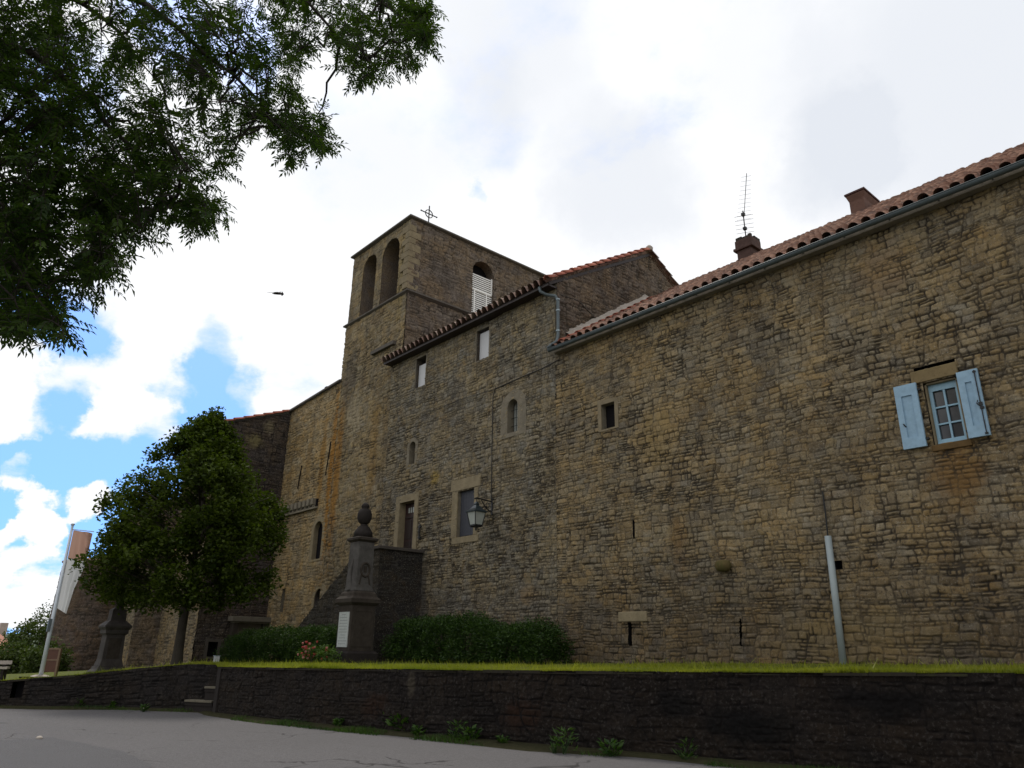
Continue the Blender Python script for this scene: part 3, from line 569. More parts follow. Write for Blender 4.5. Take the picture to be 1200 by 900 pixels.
shutter(-5.08, -4.69, 'pale blue left shutter with a small catch', False); shutter(-4.01, -3.68, 'pale blue right shutter with a long black bolt rod', True)
# small square window and slits
w = recess('window', H1, rectpoly(-12.38, -11.92, 7.0, 7.68), 0, .28, M['dressed_grey'])
MB().box((-12.37, .24, 7.0), (-11.93, .25, 7.67)).build('pane', M['void'], w)
surround('window_frame', w, rectpoly(-12.38, -11.92, 7.0, 7.68), rectpoly(-12.47, -11.80, 6.95, 7.79), 0, stone_plain('quoin_stone', (.205, .165, .105), .45), .042, seed=3, wobble=.03)
MB().box((-12.02, -.05, 2.25), (-11.18, .05, 2.47)).build('slit_lintel', M['dressed'], H1, bevel=.02)
for nm, pl in (('slit_window', rectpoly(-11.50, -11.43, 4.13, 4.57)), ('slit_window', rectpoly(-11.76, -11.64, 1.72, 2.24)), ('wall_hole', rectpoly(-6.68, -6.52, 3.10, 3.26))): recess(nm, H1, pl, 0, .4, M['void'])
sb = MB(); sb.lathe((-9.03, -.12, 3.33), [(.02, -.13), (.14, -.10), (.18, 0), (.15, .09), (.03, .12)], 14, 1.05, .8)
sb.build('projecting_stone', M['moss_stone'], H1, smooth=True)
# ================================================================ MIDDLE HOUSE
H2 = thing('tall_stone_house', 'tall grey beige stone house with gable end between the bell tower and the long house', 'house', (-18.5, 0, 1.3))
holes = [rect(-21.25, -20.62, 10.36, 11.52), rect(-17.75, -17.10, 10.42, 11.50), arch(-16.12, -15.66, 7.66, 8.46), arch(-21.33, -20.97, 7.58, 8.22), rect(-21.70, -20.80, 4.2, 6.30), rect(-18.43, -17.62, 4.82, 6.25)]
masonry('front_wall', H2, M['wall_mid'], (-22.9, -14.06), (1.0, 11.95), .020, onY(0), 33, ch=(.042, .145), sl=(.08, .26), holes=holes)
gab = lambda u, v: v < np.minimum(12.08+.60*u, 12.08+.60*(9-u))
masonry('gable_wall', H2, M['shaded_side'], (0, 9), (8.5, 14.82), .03, onX(-14.06), 35, ch=(.07, .15), sl=(.12, .34), clip=gab)
MB().box((-14.12, -.02, 9.7), (-14.045, .06, 11.9)).build('corner_stones', M['dressed_grey'], H2)
MB().box((-22.8, .45, 1.0), (-14.2, 8.8, 11.5)).build('wall_core', M['void'], H2)
RF2 = tile_roof('roof', H2, M['tiles_old'], -23.05, -14.0, (-.42, 11.80), (4.5, 14.66), 41)
tb = MB(); tb.add([(-23, 4.5, 14.6), (-14.0, 4.5, 14.6), (-14.0, 9.3, 11.8), (-23, 9.3, 11.8)], [(0, 1, 2, 3)]); tb.build('rear_slope', M['tiles_old'], RF2)
verge('verge_tiles', RF2, (-13.98, -.42, 11.84), (-13.98, 4.5, 14.74), .115, M['tiles_red'], (1, 0, 0), .40, 3)
verge('verge_tiles', RF2, (-13.98, 9.2, 11.90), (-13.98, 4.5, 14.74), .10, M['tiles_old'], (1, 0, 0), .40, 6)
MB().lathe((-13.97, 4.5, 14.72), [(.12, 0), (.13, .12), (.06, .2)], 10).build('ridge_end', M['pale_mortar'], RF2)
MB().box((-22.95, -.36, 11.70), (-14.02, .02, 11.76)).build('eave_board', M['wood_dark'], H2)
dp = MB(); dp.tube([(-14.02, .15, 11.55), (-14.02, .9, 11.62), (-14.02, 1.6, 11.30), (-14.02, 2.2, 11.0)], .03, 6); dp.build('old_drip_course', M['dark_stone'], H2)
# downpipe
dn = MB(); dn.tube([(-14.35, -.40, 11.74), (-14.33, -.38, 11.60), (-14.22, -.26, 11.50), (-13.98, -.10, 11.42), (-13.93, -.05, 11.25), (-13.93, -.05, 10.15), (-13.93, -.12, 9.95), (-13.95, -.30, 9.80), (-14.05, -.36, 9.70)], .048, 10)
DP = dn.build('downpipe', M['zinc'], H2, smooth=True)
for z in (10.3, 10.95, 11.3): MB().tube([(-13.93, -.05, z-.02), (-13.93, -.05, z+.02)], .062, 10).build('pipe_clip', M['zinc_pale'], DP)
# upper windows with white panels
for a, b, c, d, t in ((-21.25, -20.62, 10.36, 11.52, 11.28), (-17.75, -17.10, 10.42, 11.50, 11.44)):
    w = recess('window', H2, rectpoly(a, b, c, d), 0, .35, M['dark_stone'])
    surround('window_frame', w, rectpoly(a, b, c, d), rectpoly(a-.05, b+.06, c-.05, d+.05), 0, M['quoin_grey'], .035, seed=2, wobble=.015)
    MB().box((a+.02, .10, c+.01), (b-.005, .13, t)).build('white_panel', M['white_paint'], w)
    MB().box((a+.02, .13, t), (b-.01, .15, t+.04)).build('panel_rail', M['wood_dark'], w)
# little round-headed windows
w = recess('arched_window', H2, archpoly(-16.12, -15.66, 7.66, 8.46), 0, .26, M['dressed_grey'])
MB().box((-16.12, .22, 7.66), (-15.66, .24, 8.7)).build('pane', M['lamp_glass'], w)
iw = MB()
for x in (-16.0, -15.89, -15.78): iw.tube([(x, .12, 7.66), (x, .12, 8.66)], .010, 5)
for z in (7.9, 8.15, 8.4): iw.tube([(-16.12, .12, z), (-15.66, .12, z)], .010, 5)
iw.build('window_bars', M['iron'], w)
op = archpoly(-16.42, -15.30, 7.52, 8.42); surround('window_frame', w, archpoly(-16.12, -15.66, 7.66, 8.46), op, 0, M['dressed_grey'], .045, seed=5, wobble=.02)
w = recess('arched_window', H2, archpoly(-21.33, -20.97, 7.58, 8.22), 0, .3, M['dressed_grey']); MB().box((-21.33, .2, 7.58), (-20.97, .22, 8.42)).build('pane', M['void'], w)
surround('window_frame', w, archpoly(-21.33, -20.97, 7.58, 8.22), archpoly(-21.48, -20.82, 7.44, 8.20), 0, M['dressed_grey'], .045, seed=6)
# door at the head of the stairs
dr = MB()
dr.box((-21.695, .20, 4.45), (-20.805, .24, 6.29))
DR = dr.build('door', M['wood_door'], H2)
rv = recess('door_frame', DR, rectpoly(-21.70, -20.80, 4.3, 6.30), 0, .32, M['dressed'])
surround('door_surround', DR, rectpoly(-21.70, -20.80, 4.3, 6.30), rectpoly(-21.93, -20.58, 4.3, 6.54), 0, M['dressed'], .06, seed=7, wobble=.006)
pn = MB()
for i in range(2):
    for z0, z1 in ((4.55, 5.0), (5.08, 5.72)):
        x = -21.62+i*.42; pn.box((x, .185, z0), (x+.34, .20, z1))
pn.box((-21.66, .17, 5.78), (-20.84, .20, 5.83)); pn.build('door_panel', M['wood_dark'], DR)
lt = MB()
for i in range(5): lt.box((-21.50+i*.13, .19, 5.96), (-21.43+i*.13, .20, 6.14))
lt.build('fanlight_pane', M['lamp_glass'], DR)
# boarded window beside the lantern
w = recess('window', H2, rectpoly(-18.43, -17.62, 4.82, 6.25), 0, .2, M['dressed_grey'])
bd = MB()
for i in range(6): x = -18.42+i*.133; bd.box((x, .085, 4.86), (x+.126, .11, 6.24))
bd.build('boarded_shutter', M['shutter_grey'], w)
fm = MB().box((-18.80, -.05, 6.27), (-17.32, .06, 6.62)).box((-18.66, -.05, 4.62), (-17.36, .06, 4.81)); fm.box((-18.72, -.045, 4.82), (-18.44, .06, 6.26)).box((-17.61, -.045, 4.82), (-17.44, .06, 6.26)); fm.build('window_frame', M['dressed'], w, bevel=.012)
MB().tube([(-20.38, -.07, 4.95), (-20.38, -.10, 5.2), (-20.38, -.07, 5.45)], .03, 6).box((-20.44, -.10, 5.33), (-20.30, .0, 5.38)).box((-20.44, -.10, 4.98), (-20.32, .0, 5.02)).build('iron_bell_pull', M['iron'], H2)
# ================================================================ BELL TOWER
T = thing('bell_tower', 'square stone church bell tower with two open arches and a white slatted opening', 'bell tower', (-24.6, 3.8, 1.2))
hT = [arch(-25.95, -24.86, 14.80, 17.02), arch(-24.36, -23.10, 14.80, 17.0)]
masonry('front_wall', T, M['tower'], (-27.0, -22.32), (1.0, 14.7), .034, onY(.06), 51, ch=(.10, .19), sl=(.18, .45))
masonry('belfry_front', T, M['tower'], (-26.86, -22.34), (14.7, 18.0), .03, onY(.05), 52, ch=(.14, .24), sl=(.22, .5), holes=hT, relief=.5)
masonry('belfry_side', T, M['shaded_side'], (.02, 7.7), (14.7, 18.0), .036, onX(-22.37), 53, ch=(.11, .19), sl=(.16, .4), holes=[arch(3.26, 4.42, 14.85, 16.85)])
masonry('side_wall', T, M['shaded_side'], (.05, 7.7), (11.0, 14.7), .036, onX(-22.34), 54, ch=(.10, .18), sl=(.16, .42))
masonry('far_side', T, M['tower'], (.06, 7.7), (11.0, 18.0), .12, lambda u, v, h: (-26.9-h, u, v), 55, ch=(.14, .24), sl=(.3, .6))
MB().box((-26.7, 7.6, 11), (-22.4, 7.7, 18)).box((-26.7, .8, 1), (-22.6, 7.6, 14.5)).build('rear_wall', M['dark_stone'], T)
for a, b, s in ((-25.95, -24.86, 17.02), (-24.36, -23.10, 17.0)):
    w = recess('arch_opening', T, archpoly(a, b, 14.80, s), .06, .75, M['shaded_side'], back=False)
    MB().add([(u, .8, z) for u, z in rectpoly(a-.05, b+.05, 14.75, 17.8)], [(0, 1, 2, 3)]).build('dark_back', M['void'], w)
w = recess('arch_opening', T, archpoly(3.26, 4.42, 14.85, 16.85), -22.36, .5, M['shaded_side'], axis='x'); 
MB().box((-22.82, 3.27, 14.8), (-22.80, 4.41, 17.4)).build('dark_back', M['void'], w)
lv = MB()
for k in range(20): z = 14.92+k*.094; lv.box((-22.47, 3.265, z), (-22.445, 4.415, z+.048))
lv.box((-22.44, 3.42, 14.9), (-22.42, 3.49, 15.98)).box((-22.44, 4.08, 14.9), (-22.42, 4.14, 15.98)).box((-22.44, 3.28, 15.985), (-22.415, 4.40, 16.06)).box((-22.44, 4.35, 16.065), (-22.41, 4.41, 16.8)).build('louvre', M['louvre'], w)
zq = 14.86; kq = 0; rq = random.Random(8)
while zq < 17.7:
    hq = rq.uniform(.24, .34); la, lb_ = (.52, .30) if kq % 2 else (.30, .55)
    MB().box((-22.34-la, -.012, zq), (-22.318, lb_, zq+hq-.012)).build('quoin', M['tower_quoin'], T, bevel=.018); zq += hq; kq += 1
cn = MB()
cn.frustum((-24.65, 3.88, 14.62), [(2.36, 3.82, 0), (2.48, 3.94, .07), (2.48, 3.94, .13), (2.30, 3.80, .2)]); cn.build('string_course', M['coping'], T)
cn = MB(); cn.frustum((-24.61, 3.88, 17.98), [(2.27, 3.86, 0), (2.38, 3.97, .05), (2.38, 3.97, .12), (.1, 1.6, .75)]); cn.build('roof', M['coping'], T)
MB().box((-24.5, -.10, 12.62), (-22.85, .12, 12.76)).build('drip_ledge', M['coping'], T)
cr = MB(); cx0, cy0 = -22.5, .97; cz0 = 18.68
cr.tube([(cx0, cy0, 18.0), (cx0, cy0, 19.06)], .026, 8); cr.tube([(cx0, cy0-.40, cz0), (cx0, cy0+.40, cz0)], .024, 8)
cr.tube([(cx0, cy0+.18*math.cos(2*PI*k/16), cz0+.18*math.sin(2*PI*k/16)) for k in range(17)], .022, 6)
for s in (-1, 1): cr.lathe((cx0, cy0+.40*s, cz0-.03), [(.02, 0), (.032, .03), (.02, .06)], 8)
cr.build('iron_cross', M['iron'], T)
# ================================================================ NAVE WALL
NV = thing('church_nave', 'ochre stained church nave wall with round headed window, left of the tower', 'church', (-29, 0, 1.1))
hN = [arch(-28.02, -27.30, 4.86, 6.0), arch(-27.45, -26.62, 1.5, 3.30), rect(-30.36, -30.06, 2.92, 3.85), rect(-29.62, -29.54, 10.0, 10.15)]
topN = lambda u, v: v < 12.15+(u+26.9)*.062
masonry('wall', NV, M['wall_nave'], (-31.7, -26.9), (.9, 12.25), .028, onY(.05), 61, ch=(.09, .18), sl=(.16, .42), holes=hN, clip=topN)
MB().box((-31.5, .5, 1), (-27.0, 8, 11.6)).build('wall_core', M['void'], NV)
tp = MB(); tp.add([(-31.75, -.12, 11.82), (-26.9, -.12, 12.13), (-26.9, 4, 14.0), (-31.75, 4, 13.7), (-31.75, -.12, 11.90), (-26.9, -.12, 12.21), (-26.9, 4, 14.08), (-31.75, 4, 13.78)], [(3, 2, 1, 0), (4, 5, 6, 7), (0, 1, 5, 4), (1, 2, 6, 5), (2, 3, 7, 6), (3, 0, 4, 7)]); tp.build('roof', M['coping'], NV)
w = recess('arched_window', NV, archpoly(-28.02, -27.30, 4.86, 6.0), .05, .4, M['dressed']); MB().box((-28.01, .20, 4.87), (-27.31, .22, 6.34)).build('pane', M['void'], w)
surround('window_frame', w, archpoly(-28.02, -27.30, 4.86, 6.0), archpoly(-28.22, -27.10, 4.78, 6.0), .05, M['dressed'], .045, seed=9)
w = recess('arched_niche', NV, archpoly(-27.45, -26.62, 1.5, 3.30), .05, .7, M['dark_stone'])
surround('niche_frame', w, archpoly(-27.45, -26.62, 1.5, 3.30), archpoly(-27.63, -26.44, 1.5, 3.30), .05, M['dressed'], .04, seed=10)
w = recess('slit_window', NV, rectpoly(-30.36, -30.06, 2.92, 3.85), .05, .5, M['dressed_grey']); MB().box((-30.36, .4, 2.92), (-30.06, .42, 3.85)).build('pane', M['void'], w)
cb = MB()
for k in range(9): x = -31.1+k*.365; cb.box((x, -.20, 7.06), (x+.19, .06, 7.32)); cb.box((x+.02, -.13, 6.98), (x+.17, .06, 7.06))
cb.box((-31.25, -.12, 6.90), (-27.85, .06, 6.975)).build('corbel_row', M['quoin_grey'], NV)
for q in ([(-27.45, -.02, 8.2), (-27.30, -.03, 9.2), (-27.28, -.02, 9.6)], [(-29.9, -.02, 8.0), (-29.75, -.02, 9.0)]): MB().tube(q, .025, 5).build('wall_crack', M['void'], NV)
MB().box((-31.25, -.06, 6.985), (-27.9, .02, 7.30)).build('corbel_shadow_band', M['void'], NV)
MB().box((-29.0, .3, 12.05), (-28.8, .42, 12.5)).build('roof_finial', M['coping'], NV)
# ================================================================ TURRET (dark buttress tower)
TU = thing('buttress_tower', 'dark projecting square buttress tower with red tile verge, partly behind the small tree', 'tower', (-33.5, -1.4, 1.0))
tl = lambda u, v: v < 11.78+.375*u
masonry('side_wall', TU, rubble('buttress_shaded', [(.060, .046, .04), (.042, .034, .03), (.08, .062, .05), (.05, .04, .034)], joint=(.015, .012, .011), lichen=.1, stains_shade=[((-31.6, -1.5, 10.2), (.6, .55, .45), (.20, .17, .07), .55), ((-31.6, -.9, 10.9), (.3, .35, .4), (.24, .20, .12), .5)]), (-2.82, .1), (.5, 12.0), .03, onX(-31.62), 71, ch=(.08, .15), sl=(.16, .4), clip=tl, holes=[rect(-2.28, -1.88, 1.15, 1.72)])  # right-hand face takes near-black tones: its shade is put into the colour
masonry('front_wall', TU, M['apse'], (-36.2, -31.65), (.3, 10.72), .04, onY(-2.80), 72, ch=(.09, .17), sl=(.16, .4))
MB().box((-36.0, -2.5, .8), (-31.9, 1, 10.4)).build('wall_core', M['void'], TU)
rf = MB(); rf.add([(-36.4, -3.0, 10.70), (-31.52, -3.0, 10.70), (-31.52, .15, 11.88), (-36.4, .15, 11.88), (-36.4, -3.0, 10.78), (-31.52, -3.0, 10.78), (-31.52, .15, 11.96), (-36.4, .15, 11.96)], [(3, 2, 1, 0), (4, 5, 6, 7), (0, 1, 5, 4), (1, 2, 6, 5), (2, 3, 7, 6), (3, 0, 4, 7)])
R3 = rf.build('roof', M['coping'], TU); verge('verge_tiles', R3, (-31.56, -2.95, 10.74), (-31.56, .1, 11.92), .10, M['tiles_red'], (1, 0, 0), .42, 9); verge('eave_tiles', R3, (-36.3, -3.0, 10.74), (-31.7, -3.0, 10.74), .07, M['tiles_old'], (0, 1, 0), .36, 4)
w = recess('low_hatch', TU, rectpoly(-2.28, -1.88, 1.15, 1.72), -31.62, .35, M['void'], axis='x')
surround('hatch_frame', w, rectpoly(-2.28, -1.88, 1.15, 1.72), rectpoly(-2.40, -1.76, 1.08, 1.84), -31.62, M['slab_dark'], .05, axis='x', seed=12)
pc = MB().box((-31.7, -1.62, 2.52), (-31.1, .04, 2.72)).box((-31.7, -1.50, 2.46), (-31.2, .04, 2.52)); LN = pc.build('door_lintel', stone_plain('lintel_stone', (.13, .115, .09), .4), TU, bevel=.02)
[MB().box((-31.66, a, .9), (-31.25, b, 2.46)).build('door_jamb', M['memorial'], LN) for a, b in ((-1.50, -1.28), (-.22, .02))]; MB().box((-31.66, -1.28, .9), (-31.45, -.22, 2.46)).build('blocked_doorway', stone_plain('blocked_door', (.10, .085, .065), .3), LN)
# apse wall and pilaster further left
AP = thing('apse_wall', 'ochre stone apse wall with a pilaster buttress beyond the small tree', 'wall', (-40, -2, .9))
masonry('wall', AP, M['apse'], (-46, -36.2), (-.1, 8.2), .05, onY(-2.75), 73, ch=(.10, .18), sl=(.16, .4))
masonry('pilaster_front', AP, M['apse'], (-37.3, -36.35), (.2, 7.6), .04, onY(-3.9), 74, ch=(.10, .18), sl=(.2, .4)); masonry('pilaster_side', AP, M['shaded_side'], (-3.9, -2.7), (.2, 7.6), .04, onX(-36.33), 75, ch=(.10, .18), sl=(.2, .4))
MB().add([(-37.3, -3.9, 7.55), (-36.33, -3.9, 7.55), (-36.33, -2.7, 8.1), (-37.3, -2.7, 8.1)], [(0, 1, 2, 3)]).build('pilaster_cap', M['coping'], AP)
MB().box((-46, -2.6, .5), (-36.4, 2, 8.1)).build('wall_core', M['coping'], AP)
RT = thing('round_tower', 'round battered pinkish stone tower at the far left end of the church', 'tower', (-45.2, -3.4, .7))
def cyl(u, v, h): r = 2.0-.018*v+h; return (-45.2+r*np.cos(u/2.0), -3.4+r*np.sin(u/2.0), v)
masonry('wall', RT, M['round'], (-2*PI, 2*PI), (-.2, 5.6), .05, cyl, 76, ch=(.12, .2), sl=(.2, .45))
MB().lathe((-45.2, -3.4, 5.56), [(1.98, 0), (2.0, .08), (.2, .45)], 28).build('roof', M['tiles_old'], RT, smooth=True)
# ================================================================ OUTSIDE STAIR
ST = thing('stone_staircase', 'dark stone outside staircase rising to the door of the tall house', 'staircase', (-22.5, -.8, 1.2))
masonry('landing_side', ST, rubble('landing_shaded_stone', [(.030, .026, .023), (.022, .019, .018), (.040, .034, .029), (.027, .023, .020)], joint=(.05, .046, .04), lichen=.08), (-1.64, .02), (1.0, 4.50), .024, onX(-20.20), 81, ch=(.16, .28), sl=(.3, .6), relief=.6)  # landing's right face toned darker than the front, as painted shade
prof = lambda u, v: v < np.where(u > -21.55, 4.50, 4.50+(u+21.55)*.615+.12*0)
masonry('stair_side', ST, rubble('stair_side_stone', [(.055, .047, .038), (.04, .034, .028), (.07, .06, .046), (.046, .04, .032)], lichen=.15), (-27.2, -20.17), (.9, 4.5), .028, onY(-1.62), 82, ch=(.12, .22), sl=(.2, .5), relief=.7, clip=prof)
MB().box((-21.75, -1.72, 4.48), (-20.10, .0, 4.58)).build('landing_slab', M['slab_dark'], ST, bevel=.015)
for k in range(17):
    x1 = -21.75-k*.30; z = 4.20-k*.185
    MB().box((x1-.32, -1.52, z-.30), (x1, -.02, z)).build('step', M['slab_dark'], ST)
MB().box((-21.75, -1.5, 1.0), (-20.25, -.03, 4.45)).build('landing_core', M['slab_dark'], ST)
# ================================================================ RETAINING WALLS
def path_map(P):
    p = np.array(P); s = np.concatenate([[0], np.cumsum(np.hypot(np.diff(p[:, 0]), np.diff(p[:, 1])))]); ss = np.linspace(0, s[-1], 400); 
    k = np.ones(25)/25
    def sm(a): e = np.pad(np.interp(ss, s, a), 12, 'edge'); return np.convolve(e, k, 'valid')
    px, py, pz = sm(p[:, 0]), sm(p[:, 1]), sm(p[:, 2]); dx, dy = np.gradient(px), np.gradient(py); l = np.hypot(dx, dy); nx, ny = dy/l, -dx/l
    H = max(p[:, 2])
    def f(u, v, h):
        X = np.interp(u, ss, px); Y = np.interp(u, ss, py); A = np.interp(u, ss, nx); B = np.interp(u, ss, ny); Zt = np.interp(u, ss, pz)
        return X+A*(h-.03), Y+B*(h-.03), -.04+(v/H)*(Zt+.04)
    return f, s[-1], H
RW = thing('retaining_wall', 'long low blackened stone retaining wall along the road below the lawn', 'wall', (-9, -3.8, 0))
f, Lw, Hw = path_map(WALL)
masonry('wall_face', RW, M['black_wall'], (0, Lw), (0, Hw), .016, f, 91, ch=(.12, .24), sl=(.22, .6), relief=.55, fine=.035, jw=.7)
def coping(P, parent, w=.28):
    co = []; fa = []
    for i in range(len(P)-1):
        a, b = np.array(P[i]), np.array(P[i+1]); d = b-a; n = np.array([d[1], -d[0], 0]); n = n/np.linalg.norm(n[:2])
        k = max(1, int(np.linalg.norm(d[:2])/.55))
        for j in range(k):
            p = a+d*j/k; q = a+d*(j+.985)/k; o = random.uniform(-.012, .03); z = random.uniform(-.05, .005); c = len(co)
            for e in (p, q):
                for s, zz in ((o, -.05), (o, z), (-w, z), (-w, -.05)): co.append(tuple(e+n*s+np.array([0, 0, zz])))
            fa += [(c, c+1, c+5, c+4), (c+1, c+2, c+6, c+5), (c+2, c+3, c+7, c+6), (c+3, c, c+4, c+7), (c+3, c+2, c+1, c), (c+4, c+5, c+6, c+7)]
    return MB().add(co, fa).build('coping', stone_plain('wall_top_stone', (.026, .022, .016), .7, .95, .3), parent)
coping(WALL, RW)
MB().box((-19.60, -6.40, -.05), (-19.40, -5.6, 1.05)).build('wall_end', M['memorial_black'], RW)
LW = thing('retaining_wall', 'lower blackened stone retaining wall with two steps at its end, dropping away to the left', 'wall', (-22, -7.4, 0))
f, Ll, Hl = path_map(LEFTW[1:])
s0 = 3.36
masonry('wall_face', LW, rubble('blackened_wall_far', [(.015, .012, .0105), (.011, .009, .008), (.019, .015, .013), (.013, .0105, .009)], joint=(.007, .006, .0055), lichen=.03, spk=(.05, .045, .038)), (0, Ll), (0, Hl), .02, f, 93, ch=(.08, .16), sl=(.2, .5), relief=.8, holes=[lambda u, v: (u > s0) & (u < s0+.32) & (v > .45)])
coping(LEFTW[3:], LW)
gx, gy, gz = f(np.array([s0-.05, s0+.37]), np.array([.5, .5]), np.array([-.25, -.25])); MB().add([(gx[0], gy[0], -.05), (gx[1], gy[1], -.05), (gx[1], gy[1], .75), (gx[0], gy[0], .75)], [(0, 1, 2, 3)]).build('notch_back', M['void'], LW)
def step_slab(pa, pb, z, d, name):
    a = np.array(at_d(*pa)); b = np.array(at_d(*pb)); ang = math.atan2(b[1]-a[1], b[0]-a[0]); L_ = math.hypot(b[0]-a[0], b[1]-a[1])
    n = np.array([math.sin(ang), -math.cos(ang)]); m = MB()
    for s, z0, z1, e in ((.0, -.05, z-.07, .03), (.0, z-.07, z, .0)):
        q = [a[:2]+n*(d-e), b[:2]+n*(d-e), b[:2]-n*.35, a[:2]-n*.35]
        m.add([(*p, z0) for p in q]+[(*p, z1) for p in q], [(3, 2, 1, 0), (4, 5, 6, 7), (0, 1, 5, 4), (1, 2, 6, 5), (2, 3, 7, 6), (3, 0, 4, 7)])
    return m
for (a_, b_, z_, d_) in (((221, 826, 22.0), (253, 826, 21.4), .30, .17), ((241, 808, 21.7), (256, 808, 21.4), .62, .06)):
    st = step_slab(a_, b_, z_-.055, d_-.03, 'r').build('step', M['memorial_black'], LW); m_ = MB(); q0 = step_slab(a_, b_, z_, d_, 't'); m_.add(q0.v[8:], [(3, 2, 1, 0), (4, 5, 6, 7), (0, 1, 5, 4), (1, 2, 6, 5), (2, 3, 7, 6), (3, 0, 4, 7)])
    for k in range(4): v = m_.v[k]; m_.v[k] = (v[0], v[1], z_-.05)
    m_.build('tread', M['step'], st, bevel=.012)
# ================================================================ WAR MEMORIAL
MM = thing('war_memorial', 'dark stone war memorial with white plaque and urn, in front of the staircase', 'monument', (-19.62, -2.6, 1.15))
c = (-19.62, -2.6, 1.10); K = .87; MS = MB
MB().frustum(c, [(0.4872, 0.4872, 0), (0.4872, 0.4872, .34), (0.4350, 0.4350, .40)]).build('base', M['memorial_black'], MM)
pd = MB().frustum(c, [(0.3741, 0.3741, .40), (0.3741, 0.3741, 1.62)]); PD = pd.build('pedestal', M['memorial'], MM, bevel=.01)
rp = MB()
for a, b, z0, z1 in ((-.36, .36, 1.46, 1.52), (-.36, .36, .52, .58), (-.36, -.30, .58, 1.46), (.30, .36, .58, 1.46)): rp.box((c[0]+.374, c[1]+a*.87, c[2]+z0), (c[0]+.388, c[1]+b*.87, c[2]+z1))
rp.build('panel_moulding', M['memorial'], PD)
PQ = MB().box((c[0]-.29, c[1]-.398, c[2]+.50), (c[0]+.26, c[1]-.37, c[2]+1.44)).build('plaque', M['plaque'], MM)
eg = MB(); rr = random.Random(5)
for k in range(11): 
    wd = rr.uniform(.12, .24) if k else .10; z = 1.36-k*.078; eg.box((c[0]-.015-wd, c[1]-.401, c[2]+z), (c[0]-.015+wd, c[1]-.3975, c[2]+z+.014))
eg.build('engraved_lines', M['engraving'], PQ)
MB().frustum(c, [(0.3828, 0.3828, 1.62), (0.4698, 0.4698, 1.70), (0.4698, 0.4698, 1.80), (0.3828, 0.3828, 1.88), (0.3654, 0.3654, 1.96), (0.3132, 0.3132, 2.02)]).build('cornice', M['memorial'], MM)
SH = MB().frustum(c, [(0.3132, 0.3132, 2.02), (0.2915, 0.2915, 2.12), (0.2741, 0.2741, 2.5), (0.2610, 0.2610, 3.42)]).build('shaft', M['memorial_shaft'], MM, bevel=.03)
wr = MB(); wr.tube([(c[0]+.285, c[1]+.14*math.cos(2*PI*k/18), c[2]+2.62+.19*math.sin(2*PI*k/18)) for k in range(19)], .035, 6); wr.box((c[0]+.255, c[1]-.05, c[2]+2.54), (c[0]+.29, c[1]+.05, c[2]+2.72)); wr.tube([(c[0]+.27, c[1]-.12, c[2]+2.46), (c[0]+.28, c[1]-.17, c[2]+2.2)], .03, 6).tube([(c[0]+.27, c[1]+.12, c[2]+2.46), (c[0]+.28, c[1]+.17, c[2]+2.2)], .03, 6); wr.build('carved_wreath', M['memorial'], SH)
pf = MB(); pf.tube([(c[0]-.02, c[1]-.29, c[2]+2.05), (c[0]-.04, c[1]-.31, c[2]+2.5), (c[0]+.05, c[1]-.28, c[2]+2.95)], [.09, .06, .01], 8); pf.build('carved_palm', M['memorial_shaft'], SH)
MB().frustum(c, [(0.2697, 0.2697, 3.42), (0.3350, 0.3350, 3.47), (0.3350, 0.3350, 3.53), (0.2871, 0.2871, 3.56)]).build('cap', M['memorial'], MM)
ur = MB(); ur.lathe(c, [(.29, 3.56), (.27, 3.72), (.18, 3.86), (.11, 3.92), (.10, 3.96)], 20); ur.lathe(c, [(.09, 3.95), (.17, 4.02), (.215, 4.14), (.215, 4.26), (.17, 4.38), (.10, 4.44), (.13, 4.47), (.11, 4.54), (.05, 4.60)], 20); ur.build('urn', M['memorial_black'], MM, smooth=True)
# ================================================================ CROSS PEDESTAL on the left
MC = thing('stone_pedestal', 'grey carved stone pedestal with cornice standing on the lawn left of the small tree', 'monument', (-26.62, -7.1, .9))
ang = math.radians(28)
c = (-26.62, -7.1, float(lawn_z(-26.62, -7.1))-.04)
MB().frustum(c, [(0.4836, 0.4836, 0), (0.4680, 0.4680, .12), (0.3900, 0.3900, .20), (0.3666, 0.3666, .28)]).build('base', M['pedestal'], MC)
PB = MB().frustum(c, [(0.3432, 0.3432, .28), (0.2886, 0.2886, .5), (0.2691, 0.2691, 1.15), (0.2808, 0.2808, 1.20)]).build('shaft', M['pedestal'], MC, bevel=.02)
MB().box((c[0]+.26, c[1]-.18, c[2]+.5), (c[0]+.292, c[1]+.18, c[2]+1.1)).build('raised_panel', M['memorial'], PB)
MB().frustum(c, [(0.2808, 0.2808, 1.20), (0.3276, 0.3276, 1.24), (0.3276, 0.3276, 1.34), (0.3900, 0.3900, 1.42), (0.3900, 0.3900, 1.47), (0.2340, 0.2340, 1.62)]).build('cornice', M['pedestal'], MC)
MB().frustum(c, [(0.2184, 0.2184, 1.62), (0.2028, 0.2028, 1.95), (0.1092, 0.1092, 2.02)]).lathe((c[0], c[1], c[2]+2.0), [(.12, 0), (.10, .4), (.085, 1.4), (.08, 1.5)], 12).build('cross_stem', M['pedestal'], MC, bevel=0)
MB().box((c[0]-.07, c[1]-.42, c[2]+2.95), (c[0]+.07, c[1]+.42, c[2]+3.09)).box((c[0]-.07, c[1]-.07, c[2]+3.09), (c[0]+.07, c[1]+.07, c[2]+3.5)).build('cross_arms', M['pedestal'], MC)
